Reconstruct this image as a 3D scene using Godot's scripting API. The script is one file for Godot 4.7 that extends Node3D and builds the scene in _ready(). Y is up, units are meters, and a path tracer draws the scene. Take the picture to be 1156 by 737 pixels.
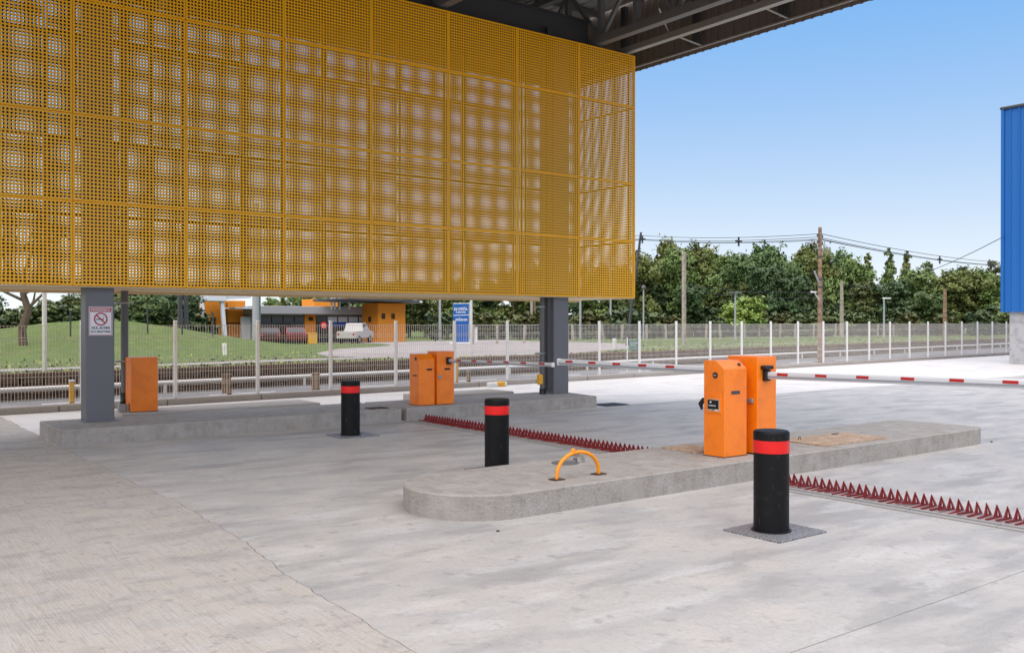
extends Node3D
# World axes: x = along the traffic islands, -z = across the lanes towards the fence, y = up.
# W(u, h, v) gives the point u metres along, h metres up, v metres across.

var used := {}
var M := {}
var rng := RandomNumberGenerator.new()

func W(u: float, h: float, v: float) -> Vector3:
	return Vector3(u, h, -v)

# ---------------------------------------------------------------- mesh builder
class MB:
	var p := PackedVector3Array()
	var n := PackedVector3Array()
	var c := PackedColorArray()
	var col := Color(1, 1, 1)
	var use_col := false

	func tri(a: Vector3, b: Vector3, d: Vector3, na: Vector3, nb: Vector3, nd: Vector3) -> void:
		# clockwise seen from outside
		if (d - a).cross(b - a).dot(na + nb + nd) < 0.0:
			p.append(a); p.append(d); p.append(b)
			n.append(na); n.append(nd); n.append(nb)
		else:
			p.append(a); p.append(b); p.append(d)
			n.append(na); n.append(nb); n.append(nd)
		if use_col:
			c.append(col); c.append(col); c.append(col)

	func face(pts: Array, center: Vector3) -> void:
		var m := Vector3.ZERO
		for q in pts: m += q
		m /= pts.size()
		var nn: Vector3 = (pts[2] - pts[0]).cross(pts[1] - pts[0])
		if nn.length() < 1e-12 and pts.size() > 3:
			nn = (pts[3] - pts[0]).cross(pts[2] - pts[0])
		nn = nn.normalized()
		if nn.dot(m - center) < 0.0: nn = -nn
		for i in range(1, pts.size() - 1):
			tri(pts[0], pts[i], pts[i + 1], nn, nn, nn)

	func flat(pts: Array, nn: Vector3) -> void:
		for i in range(1, pts.size() - 1):
			tri(pts[0], pts[i], pts[i + 1], nn, nn, nn)

	func box(cen: Vector3, s: Vector3, b := Basis.IDENTITY) -> void:
		var h := s * 0.5
		var k := []
		for x in [-1, 1]:
			for y in [-1, 1]:
				for z in [-1, 1]:
					k.append(cen + b * Vector3(h.x * x, h.y * y, h.z * z))
		for f in [[0, 1, 3, 2], [4, 5, 7, 6], [0, 1, 5, 4], [2, 3, 7, 6], [0, 2, 6, 4], [1, 3, 7, 5]]:
			face([k[f[0]], k[f[1]], k[f[2]], k[f[3]]], cen)

	# box with chamfered edges
	func cbox(cen: Vector3, s: Vector3, e: float, b := Basis.IDENTITY) -> void:
		var h := s * 0.5
		var px := {}; var py := {}; var pz := {}
		for x in [-1, 1]:
			for y in [-1, 1]:
				for z in [-1, 1]:
					var k := Vector3i(x, y, z)
					px[k] = cen + b * Vector3(h.x * x, (h.y - e) * y, (h.z - e) * z)
					py[k] = cen + b * Vector3((h.x - e) * x, h.y * y, (h.z - e) * z)
					pz[k] = cen + b * Vector3((h.x - e) * x, (h.y - e) * y, h.z * z)
					face([px[k], py[k], pz[k]], cen)
		for a in [-1, 1]:
			face([px[Vector3i(a, -1, -1)], px[Vector3i(a, -1, 1)], px[Vector3i(a, 1, 1)], px[Vector3i(a, 1, -1)]], cen)
			face([py[Vector3i(-1, a, -1)], py[Vector3i(-1, a, 1)], py[Vector3i(1, a, 1)], py[Vector3i(1, a, -1)]], cen)
			face([pz[Vector3i(-1, -1, a)], pz[Vector3i(-1, 1, a)], pz[Vector3i(1, 1, a)], pz[Vector3i(1, -1, a)]], cen)
			for d in [-1, 1]:
				face([px[Vector3i(a, d, -1)], px[Vector3i(a, d, 1)], py[Vector3i(a, d, 1)], py[Vector3i(a, d, -1)]], cen)
				face([px[Vector3i(a, -1, d)], px[Vector3i(a, 1, d)], pz[Vector3i(a, 1, d)], pz[Vector3i(a, -1, d)]], cen)
				face([py[Vector3i(-1, a, d)], py[Vector3i(1, a, d)], pz[Vector3i(1, a, d)], pz[Vector3i(-1, a, d)]], cen)

	func bar(a: Vector3, b: Vector3, w: float, h: float, up := Vector3.UP) -> void:
		var d := (b - a)
		var l := d.length()
		d /= l
		var sd := d.cross(up)
		if sd.length() < 0.01: sd = d.cross(Vector3.RIGHT)
		sd = sd.normalized()
		var uu := sd.cross(d).normalized()
		box((a + b) * 0.5, Vector3(w, h, l), Basis(sd, uu, -d))

	func tube(path: Array, rad, sides := 8, caps := true) -> void:
		var rings := []
		var nrm := []
		var ref := Vector3.UP
		for i in path.size():
			var d: Vector3
			if i == 0: d = path[1] - path[0]
			elif i == path.size() - 1: d = path[i] - path[i - 1]
			else: d = path[i + 1] - path[i - 1]
			d = d.normalized()
			if i == 0 and absf(d.dot(ref)) > 0.9: ref = Vector3.RIGHT
			var sx := d.cross(ref).normalized()
			var sy := sx.cross(d).normalized()
			ref = sy
			var r: float = rad[i] if rad is Array else rad
			var rg := []
			var rn := []
			for k in sides:
				var a := TAU * k / sides
				var o := sx * cos(a) + sy * sin(a)
				rg.append(path[i] + o * r)
				rn.append(o)
			rings.append(rg); nrm.append(rn)
		for i in path.size() - 1:
			for k in sides:
				var j := (k + 1) % sides
				tri(rings[i][k], rings[i + 1][k], rings[i + 1][j], nrm[i][k], nrm[i + 1][k], nrm[i + 1][j])
				tri(rings[i][k], rings[i + 1][j], rings[i][j], nrm[i][k], nrm[i + 1][j], nrm[i][j])
		if caps:
			var d0: Vector3 = (path[0] - path[1]).normalized()
			flat(rings[0], d0)
			var d1: Vector3 = (path[-1] - path[-2]).normalized()
			flat(rings[-1], d1)

	# profile: array of Vector2(radius, height), lathed round a vertical axis; hard edges between segments unless soft
	func lathe(cen: Vector3, prof: Array, sides := 32) -> void:
		for i in prof.size() - 1:
			var a: Vector2 = prof[i]
			var b: Vector2 = prof[i + 1]
			var dd := (b - a).normalized()
			var nr := Vector2(dd.y, -dd.x)
			for k in sides:
				var t0 := TAU * k / sides
				var t1 := TAU * (k + 1) / sides
				var o0 := Vector3(cos(t0), 0, sin(t0))
				var o1 := Vector3(cos(t1), 0, sin(t1))
				var a0 := cen + o0 * a.x + Vector3.UP * a.y
				var a1 := cen + o1 * a.x + Vector3.UP * a.y
				var b0 := cen + o0 * b.x + Vector3.UP * b.y
				var b1 := cen + o1 * b.x + Vector3.UP * b.y
				var n0 := o0 * nr.x + Vector3.UP * nr.y
				var n1 := o1 * nr.x + Vector3.UP * nr.y
				if b.x > 0.0001: tri(a0, b0, b1, n0, n0, n1)
				if a.x > 0.0001: tri(a0, b1, a1, n0, n1, n1)

	# prism: outline (Vector2 u, v counter-clockwise) from h0 to h1 in world axes
	func prism(outline: Array, h0: float, h1: float, top := true, sides := true, bottom := false) -> void:
		var pk := PackedVector2Array(outline)
		var ids := Geometry2D.triangulate_polygon(pk)
		for i in range(0, ids.size(), 3):
			var a := pk[ids[i]]; var b := pk[ids[i + 1]]; var d := pk[ids[i + 2]]
			if top: tri(Vector3(a.x, h1, -a.y), Vector3(b.x, h1, -b.y), Vector3(d.x, h1, -d.y), Vector3.UP, Vector3.UP, Vector3.UP)
			if bottom: tri(Vector3(a.x, h0, -a.y), Vector3(b.x, h0, -b.y), Vector3(d.x, h0, -d.y), Vector3.DOWN, Vector3.DOWN, Vector3.DOWN)
		if sides:
			var cw := Geometry2D.is_polygon_clockwise(pk)
			for i in pk.size():
				var a := pk[i]; var b := pk[(i + 1) % pk.size()]
				var e := (b - a).normalized()
				var o := Vector2(e.y, -e.x)
				if cw: o = -o
				var nn := Vector3(o.x, 0, -o.y)
				flat([Vector3(a.x, h0, -a.y), Vector3(b.x, h0, -b.y), Vector3(b.x, h1, -b.y), Vector3(a.x, h1, -a.y)], nn)

	func mesh() -> ArrayMesh:
		var arr := []
		arr.resize(Mesh.ARRAY_MAX)
		arr[Mesh.ARRAY_VERTEX] = p
		arr[Mesh.ARRAY_NORMAL] = n
		if use_col: arr[Mesh.ARRAY_COLOR] = c
		var am := ArrayMesh.new()
		am.add_surface_from_arrays(Mesh.PRIMITIVE_TRIANGLES, arr)
		return am

# ---------------------------------------------------------------- scene helpers
func numbered(called: String) -> String:
	if not used.has(called):
		used[called] = 0
		return called
	used[called] += 1
	return "%s_%03d" % [called, used[called]]

func thing(called: String, label: String, category: String, at := Vector3.ZERO, group := "") -> Node3D:
	var o := Node3D.new()
	o.name = numbered(called)
	add_child(o)
	o.position = at
	o.set_meta("label", label)
	o.set_meta("category", category)
	if group != "": o.set_meta("group", group)
	return o

func setting(called: String) -> Node3D:
	var o := Node3D.new()
	o.name = numbered(called)
	add_child(o)
	o.set_meta("kind", "structure")
	return o

# a part; the shape is given in its thing's own axes
func part(called: String, b, m: Material, parent: Node3D, off := Vector3.ZERO) -> MeshInstance3D:
	var o := MeshInstance3D.new()
	o.name = called
	o.mesh = b.mesh() if b is MB else b
	if m: o.material_override = m
	parent.add_child(o, true)
	o.position = off
	return o

# a part whose shape is given in world axes
func wpart(called: String, b: MB, m: Material, parent: Node3D) -> MeshInstance3D:
	return part(called, b, m, parent, -parent.position)

func copy_of(o: Node3D, at: Vector3, turn := 0.0, label := "") -> Node3D:
	var r: Node3D = o.duplicate()
	var base := String(o.name)
	var rx := RegEx.create_from_string("_\\d\\d\\d$")
	base = rx.sub(base, "")
	r.name = numbered(base)
	add_child(r)
	r.position = at
	r.rotation.y = turn
	if label != "": r.set_meta("label", label)
	return r

func sheet(pts: Array, h: float) -> MB:
	var b := MB.new()
	b.prism(pts, h, h, true, false)
	return b

# ---------------------------------------------------------------- materials
func mat(col: Color, rough := 0.7, metal := 0.0) -> StandardMaterial3D:
	var m := StandardMaterial3D.new()
	m.albedo_color = col
	m.roughness = rough
	m.metallic = metal
	return m

func noise(seed_: int, freq: float, oct := 4, warp := 0.0, kind := FastNoiseLite.TYPE_SIMPLEX_SMOOTH) -> FastNoiseLite:
	var f := FastNoiseLite.new()
	f.seed = seed_
	f.noise_type = kind
	f.frequency = freq
	f.fractal_octaves = oct
	if warp > 0.0:
		f.domain_warp_enabled = true
		f.domain_warp_amplitude = warp
		f.domain_warp_frequency = freq * 1.5
	return f

# grey noise bytes, seamless, stretched to n x n from (w x h)
func layer(seed_: int, freq: float, n: int, w: int, h: int, oct := 4, warp := 0.0) -> PackedByteArray:
	var im := noise(seed_, freq, oct, warp).get_seamless_image(w, h)
	im.convert(Image.FORMAT_L8)
	if w != n or h != n: im.resize(n, n, Image.INTERPOLATE_CUBIC)
	return im.get_data()

# mixes layers into a colour texture: cols = [Color low, Color high] per layer weight
func blend_tex(n: int, base: Color, layers: Array) -> ImageTexture:
	var out := PackedByteArray()
	out.resize(n * n * 3)
	var nl := layers.size()
	var L0 := []
	for l in layers: L0.append(l)
	var acc_r := PackedFloat32Array(); acc_r.resize(n * n); acc_r.fill(base.r)
	var acc_g := PackedFloat32Array(); acc_g.resize(n * n); acc_g.fill(base.g)
	var acc_b := PackedFloat32Array(); acc_b.resize(n * n); acc_b.fill(base.b)
	for k in nl:
		var d: PackedByteArray = L0[k].d
		var a: Color = L0[k].col
		var lo: float = L0[k].lo
		var hi: float = L0[k].hi
		var tab_r := PackedFloat32Array(); tab_r.resize(256)
		for i in 256:
			var t := smoothstep(lo, hi, i / 255.0) if L0[k].get("soft", true) else clampf((i / 255.0 - lo) / (hi - lo), 0, 1)
			tab_r[i] = t * a.a
		var ar := a.r; var ag := a.g; var ab := a.b
		for i in n * n:
			var t := tab_r[d[i]]
			if t > 0.0:
				acc_r[i] += (ar - acc_r[i]) * t
				acc_g[i] += (ag - acc_g[i]) * t
				acc_b[i] += (ab - acc_b[i]) * t
	for i in n * n:
		out[i * 3] = int(clampf(acc_r[i], 0, 1) * 255.0)
		out[i * 3 + 1] = int(clampf(acc_g[i], 0, 1) * 255.0)
		out[i * 3 + 2] = int(clampf(acc_b[i], 0, 1) * 255.0)
	var im := Image.create_from_data(n, n, false, Image.FORMAT_RGB8, out)
	im.generate_mipmaps()
	return ImageTexture.create_from_image(im)

func bump_tex(n: int, seed_: int, freq: float, strength: float, w := 0, h := 0) -> ImageTexture:
	if w == 0: w = n
	if h == 0: h = n
	var im := noise(seed_, freq, 5).get_seamless_image(w, h)
	im.convert(Image.FORMAT_RGBA8)
	if w != n or h != n: im.resize(n, n, Image.INTERPOLATE_CUBIC)
	im.bump_map_to_normal_map(strength)
	im.generate_mipmaps()
	return ImageTexture.create_from_image(im)

func tri_mat(tex: Texture2D, metres: float, rough := 0.8, nrm: Texture2D = null, nscale := 0.5) -> StandardMaterial3D:
	var m := mat(Color(1, 1, 1), rough)
	m.albedo_texture = tex
	m.uv1_triplanar = true
	m.uv1_world_triplanar = true
	m.uv1_scale = Vector3.ONE / metres
	if nrm:
		m.normal_enabled = true
		m.normal_texture = nrm
		m.normal_scale = nscale
	return m

func lay(d: PackedByteArray, col: Color, lo: float, hi: float) -> Dictionary:
	return {"d": d, "col": col, "lo": lo, "hi": hi}

func make_materials() -> void:
	var n := 1024
	# power-floated concrete: trowel streaks along the lanes, pale laitance, beige dust, grey stains
	var clouds := layer(11, 0.006, n, n, n, 5, 30.0)
	var streak := layer(12, 0.008, n, 320, n, 5, 40.0)
	var streak2 := layer(13, 0.013, n, 300, n, 5, 40.0)
	var fine := layer(14, 0.12, n, n, n, 3)
	var spots := layer(15, 0.03, n, n, n, 5, 12.0)
	var clouds2 := layer(23, 0.009, n, 512, n, 5, 30.0)
	var grain := layer(16, 0.35, n, n, n, 2)
	M.polished = tri_mat(blend_tex(n, Color(0.67, 0.657, 0.638), [
		lay(clouds, Color(0.72, 0.70, 0.67, 0.5), 0.5, 0.8),
		lay(clouds2, Color(0.62, 0.613, 0.603, 0.85), 0.48, 0.8),
		lay(streak, Color(0.565, 0.558, 0.548, 0.75), 0.48, 0.82),
		lay(streak2, Color(0.75, 0.745, 0.735, 0.55), 0.5, 0.85),
		lay(spots, Color(0.52, 0.51, 0.50, 0.5), 0.66, 0.9),
		lay(fine, Color(0.56, 0.55, 0.54, 0.28), 0.45, 0.9),
		lay(grain, Color(0.86, 0.85, 0.84, 0.22), 0.5, 0.95)]),
		5.6, 0.62, bump_tex(512, 17, 0.09, 1.2), 0.35)
	M.pale = tri_mat(blend_tex(n, Color(0.80, 0.785, 0.765), [  # lighter copy of the floated concrete, brighter light put into its colour
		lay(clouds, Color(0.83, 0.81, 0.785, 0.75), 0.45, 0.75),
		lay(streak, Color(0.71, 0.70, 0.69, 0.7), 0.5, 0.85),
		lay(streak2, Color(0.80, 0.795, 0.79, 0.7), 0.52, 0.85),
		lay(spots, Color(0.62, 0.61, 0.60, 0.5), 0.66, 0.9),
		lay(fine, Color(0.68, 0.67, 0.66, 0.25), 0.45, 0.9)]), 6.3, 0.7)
	# broomed concrete: combed lines across, dusty beige
	var comb := layer(21, 0.30, n, n, 40, 2, 0.0)
	var comb2 := layer(22, 0.06, n, n, 64, 3, 6.0)
	M.broomed = tri_mat(blend_tex(n, Color(0.69, 0.66, 0.625), [
		lay(clouds2, Color(0.60, 0.585, 0.565, 0.7), 0.45, 0.8),
		lay(clouds, Color(0.70, 0.685, 0.665, 0.6), 0.5, 0.8),
		lay(comb2, Color(0.60, 0.58, 0.56, 0.3), 0.5, 0.85),
		lay(comb, Color(0.53, 0.51, 0.49, 0.32), 0.6, 0.8),
		lay(spots, Color(0.50, 0.48, 0.455, 0.45), 0.66, 0.86),
		lay(fine, Color(0.54, 0.525, 0.51, 0.3), 0.45, 0.9),
		lay(grain, Color(0.42, 0.41, 0.39, 0.3), 0.62, 0.9)]),
		3.4, 0.88, bump_tex(1024, 24, 0.22, 2.0, 1024, 40), 0.5)
	# cast kerb concrete: blotchy grey
	var blotch := layer(31, 0.012, n, n, 512, 5, 25.0)
	M.cast = tri_mat(blend_tex(n, Color(0.625, 0.60, 0.57), [
		lay(blotch, Color(0.55, 0.525, 0.495, 0.55), 0.48, 0.8),
		lay(clouds, Color(0.67, 0.655, 0.635, 0.6), 0.52, 0.8),
		lay(spots, Color(0.46, 0.44, 0.42, 0.35), 0.64, 0.88),
		lay(fine, Color(0.42, 0.41, 0.40, 0.4), 0.5, 0.9),
		lay(grain, Color(0.3, 0.29, 0.28, 0.35), 0.66, 0.9)]),
		2.3, 0.86, bump_tex(512, 32, 0.12, 2.0), 0.5)
	M.kerb_stone = tri_mat(blend_tex(n, Color(0.665, 0.635, 0.60), [
		lay(clouds, Color(0.66, 0.63, 0.60, 0.7), 0.48, 0.8),
		lay(streak, Color(0.74, 0.71, 0.68, 0.5), 0.5, 0.85),
		lay(spots, Color(0.55, 0.52, 0.49, 0.5), 0.62, 0.88),
		lay(fine, Color(0.58, 0.55, 0.52, 0.3), 0.45, 0.9),
		lay(grain, Color(0.45, 0.43, 0.40, 0.25), 0.66, 0.9)]),
		3.1, 0.88, bump_tex(512, 33, 0.12, 1.5), 0.4)
	# asphalt, gravelly path, grass soil
	M.asphalt = tri_mat(blend_tex(512, Color(0.47, 0.465, 0.47), [
		lay(layer(41, 0.01, 512, 512, 512, 4, 10.0), Color(0.56, 0.55, 0.545, 0.7), 0.4, 0.8),
		lay(layer(42, 0.3, 512, 512, 512, 2), Color(0.33, 0.33, 0.33, 0.5), 0.5, 0.9)]), 6.0, 0.9)
	M.drive = tri_mat(blend_tex(512, Color(0.58, 0.545, 0.53), [
		lay(layer(43, 0.012, 512, 512, 512, 4, 10.0), Color(0.66, 0.63, 0.61, 0.7), 0.4, 0.8),
		lay(layer(44, 0.3, 512, 512, 512, 2), Color(0.45, 0.43, 0.42, 0.4), 0.5, 0.9)]), 8.0, 0.95)
	var gsoil := blend_tex(512, Color(0.33, 0.41, 0.14), [
		lay(layer(45, 0.012, 512, 512, 512, 5, 12.0), Color(0.43, 0.49, 0.19, 0.8), 0.42, 0.75),
		lay(layer(46, 0.03, 512, 512, 512, 5, 12.0), Color(0.50, 0.47, 0.28, 0.5), 0.6, 0.85),
		lay(layer(47, 0.3, 512, 512, 512, 2), Color(0.27, 0.36, 0.11, 0.6), 0.45, 0.9)])
	M.grass_soil = tri_mat(gsoil, 7.0, 0.95, bump_tex(512, 60, 0.2, 6.0), 1.0)
	M.stone = tri_mat(blend_tex(512, Color(0.40, 0.31, 0.24), [
		lay(layer(48, 0.02, 512, 512, 512, 5, 12.0), Color(0.25, 0.20, 0.17, 0.8), 0.42, 0.75),
		lay(layer(49, 0.05, 512, 512, 512, 4, 12.0), Color(0.46, 0.39, 0.32, 0.5), 0.55, 0.85)]), 2.0, 0.95)
	M.under = mat(Color(0.45, 0.43, 0.40), 0.95)
	M.yellow = mat(Color(0.99, 0.71, 0.01), 0.42)
	M.inner_shade = mat(Color(0.34, 0.28, 0.19), 0.6)  # dark brown that paints the shade inside the screen box
	M.soffit = mat(Color(0.86, 0.77, 0.60), 0.7)
	M.column = mat(Color(0.41, 0.405, 0.42), 0.42)
	M.steel = mat(Color(0.40, 0.40, 0.405), 0.5, 0.0)
	M.steel_dark = mat(Color(0.24, 0.24, 0.25), 0.55)
	M.galv = mat(Color(0.60, 0.59, 0.57), 0.42, 0.35)
	M.roof_sheet = mat(Color(0.58, 0.58, 0.58), 0.5, 0.3)
	M.fascia = mat(Color(0.46, 0.42, 0.39), 0.6)
	M.orange = tri_mat(blend_tex(256, Color(0.97, 0.50, 0.0), [
		lay(layer(63, 0.015, 256, 256, 256, 4, 10.0), Color(0.92, 0.455, 0.0, 0.7), 0.45, 0.8),
		lay(layer(64, 0.06, 256, 256, 256, 5, 10.0), Color(0.80, 0.50, 0.16, 0.5), 0.7, 0.9)]), 1.3, 0.4)
	M.orange.clearcoat_enabled = true
	M.orange.clearcoat = 0.35
	M.orange.clearcoat_roughness = 0.25
	M.black = tri_mat(blend_tex(256, Color(0.075, 0.075, 0.082), [
		lay(layer(61, 0.02, 256, 256, 256, 5, 10.0), Color(0.14, 0.14, 0.145, 0.5), 0.6, 0.85),
		lay(layer(62, 0.05, 256, 256, 128, 5, 10.0), Color(0.40, 0.39, 0.38, 0.4), 0.74, 0.9)]), 0.9, 0.5)
	M.black.metallic_specular = 0.3
	M.black_plastic = mat(Color(0.05, 0.05, 0.055), 0.5)
	M.red_band = mat(Color(0.86, 0.06, 0.05), 0.35)
	M.steel_pink = mat(Color(0.56, 0.50, 0.49), 0.55)
	M.rail = mat(Color(0.60, 0.59, 0.58), 0.5)
	M.reflector = mat(Color(0.70, 0.09, 0.09), 0.4)
	M.red_spike = mat(Color(0.47, 0.09, 0.085), 0.5)
	M.white = mat(Color(0.86, 0.86, 0.85), 0.5)
	M.white_post = mat(Color(0.88, 0.875, 0.86), 0.6)
	M.alu = mat(Color(0.80, 0.81, 0.82), 0.42)
	M.alu_groove = mat(Color(0.55, 0.57, 0.60), 0.4)
	M.checker = tri_mat(blend_tex(256, Color(0.44, 0.44, 0.45), [
		lay(layer(51, 0.1, 256, 256, 256, 2), Color(0.64, 0.64, 0.65, 0.9), 0.5, 0.62),
		lay(layer(52, 0.12, 256, 256, 256, 2), Color(0.33, 0.33, 0.34, 0.8), 0.55, 0.68)]), 0.5, 0.5, bump_tex(256, 53, 0.15, 4.0), 0.8)
	M.plate = tri_mat(blend_tex(256, Color(0.66, 0.56, 0.46), [
		lay(layer(54, 0.02, 256, 256, 256, 4, 10.0), Color(0.74, 0.66, 0.57, 0.8), 0.45, 0.75),
		lay(layer(55, 0.06, 256, 256, 256, 4, 8.0), Color(0.50, 0.38, 0.28, 0.6), 0.58, 0.8)]), 1.1, 0.85)
	M.rust = mat(Color(0.27, 0.19, 0.14), 0.9)
	M.hoop = mat(Color(0.95, 0.58, 0.05), 0.4)
	M.sign_white = mat(Color(0.88, 0.87, 0.88), 0.5)
	M.sign_red = mat(Color(0.66, 0.10, 0.13), 0.5)
	M.wire = mat(Color(0.80, 0.78, 0.745), 0.6)
	M.wood = tri_mat(blend_tex(256, Color(0.60, 0.50, 0.40), [
		lay(layer(56, 0.03, 256, 64, 256, 4), Color(0.42, 0.34, 0.27, 0.8), 0.45, 0.75)]), 1.5, 0.9)
	M.pole_conc = tri_mat(blend_tex(256, Color(0.66, 0.62, 0.57), [
		lay(layer(57, 0.03, 256, 256, 256, 4), Color(0.52, 0.48, 0.44, 0.8), 0.45, 0.75)]), 2.0, 0.9)
	M.pole_grey = mat(Color(0.62, 0.63, 0.64), 0.6)
	M.cable = mat(Color(0.20, 0.20, 0.22), 0.7)
	M.blue_clad = mat(Color(0.0, 0.36, 0.65), 0.55)
	M.grey_block = tri_mat(blend_tex(256, Color(0.66, 0.66, 0.67), [
		lay(layer(58, 0.02, 256, 256, 256, 4), Color(0.58, 0.58, 0.59, 0.8), 0.45, 0.75)]), 2.0, 0.85)
	M.door_dark = mat(Color(0.20, 0.22, 0.25), 0.4)
	M.blue_sign = mat(Color(0.0, 0.33, 0.62), 0.4)
	M.green_sign = mat(Color(0.17, 0.42, 0.37), 0.5)
	M.bld_orange = mat(Color(0.86, 0.53, 0.12), 0.8)
	M.bld_grey = mat(Color(0.60, 0.60, 0.61), 0.7)
	M.bld_white = mat(Color(0.85, 0.86, 0.88), 0.6)
	M.glass_dark = mat(Color(0.09, 0.13, 0.18), 0.08)
	M.glass_blue = mat(Color(0.10, 0.36, 0.72), 0.15)
	M.tyre = mat(Color(0.05, 0.05, 0.05), 0.9)
	M.car_white = mat(Color(0.74, 0.73, 0.72), 0.3)
	M.car_red = mat(Color(0.42, 0.05, 0.07), 0.3)
	M.car_dark_red = mat(Color(0.26, 0.05, 0.06), 0.3)
	M.yellow_post = mat(Color(0.90, 0.66, 0.12), 0.6)
	M.lamp_glass = mat(Color(0.9, 0.9, 0.9), 0.3)
	M.bark = tri_mat(blend_tex(256, Color(0.40, 0.34, 0.28), [
		lay(layer(59, 0.05, 256, 256, 64, 4), Color(0.26, 0.21, 0.17, 0.8), 0.45, 0.75)]), 1.2, 0.95)
	M.leaf = mat(Color(1, 1, 1), 0.65)
	M.leaf.vertex_color_use_as_albedo = true
	M.leaf_olive = mat(Color(0.97, 0.88, 0.80), 0.65)
	M.leaf_cool = mat(Color(0.80, 0.86, 0.90), 0.65)
	for q in [M.leaf_olive, M.leaf_cool]:
		q.vertex_color_use_as_albedo = true
		q.backlight_enabled = true
		q.backlight = Color(0.16, 0.2, 0.06)
	M.leaf.backlight_enabled = true
	M.leaf.backlight = Color(0.16, 0.2, 0.06)

# ---------------------------------------------------------------- terrain
func wall_v(u: float) -> float:
	return 21.8 + 0.125 * (u - 6.8)

func ground_h(u: float, v: float) -> float:
	var w := v - wall_v(u)
	var h := 0.5 - 0.9 * clampf(w, 0, 60) / 60.0 - 0.2 * clampf(w - 60, 0, 60) / 60.0
	# grassy mound
	var e := Vector2((u - 12.6) / 7.4, (v - 54.0) / 11.0)
	h += 1.65 * exp(-e.length_squared() * 1.1)
	var e2 := Vector2((u + 4.0) / 10.0, (v - 58.0) / 13.0)
	h += 0.9 * exp(-e2.length_squared())
	return h

func _ready() -> void:
	rng.seed = 4711
	# ---- camera
	var cam := Camera3D.new()
	cam.name = "camera"
	add_child(cam)
	cam.position = Vector3(0, 1.6, 0)
	cam.rotation_degrees = Vector3(-0.246, -37.155, 0)
	cam.fov = 38.78
	cam.near = 0.05
	cam.far = 1500.0
	cam.current = true
	# ---- sky and exposure
	var we := WorldEnvironment.new()
	we.name = "world_environment"
	var env := Environment.new()
	env.background_mode = Environment.BG_SKY
	var sm := ProceduralSkyMaterial.new()
	sm.sky_top_color = Color(0.22, 0.485, 0.71)
	sm.sky_horizon_color = Color(0.775, 0.785, 0.77)
	sm.sky_curve = 0.12
	sm.sky_energy_multiplier = 1.0
	sm.ground_bottom_color = Color(0.55, 0.54, 0.52)
	sm.ground_horizon_color = Color(0.70, 0.70, 0.69)
	sm.sun_angle_max = 1.0
	var sky := Sky.new()
	sky.sky_material = sm
	env.sky = sky
	env.tonemap_mode = Environment.TONE_MAPPER_LINEAR
	env.tonemap_exposure = 1.9
	env.sdfgi_enabled = true
	env.ssao_enabled = true
	env.ssil_enabled = true
	we.environment = env
	add_child(we)
	# ---- sun behind high thin cloud: broad and soft
	var sun := DirectionalLight3D.new()
	sun.name = "sun"
	add_child(sun)
	var to_sun := W(-0.3, 1.0, -0.12).normalized()
	sun.look_at_from_position(to_sun * 50.0, Vector3.ZERO, Vector3.RIGHT)
	sun.light_energy = 1.06
	sun.light_angular_distance = 115.0
	sun.light_color = Color(1.0, 0.925, 0.835)
	sun.sky_mode = DirectionalLight3D.SKY_MODE_LIGHT_ONLY
	sun.shadow_enabled = true

	make_materials()
	print("materials")
	build_ground()
	build_canopy()
	build_screen()
	build_islands()
	print("structure")
	build_lane_objects()
	build_fence()
	build_beyond()
	build_far_buildings()
	print("objects")
	build_vegetation()
	print("done")

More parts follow.
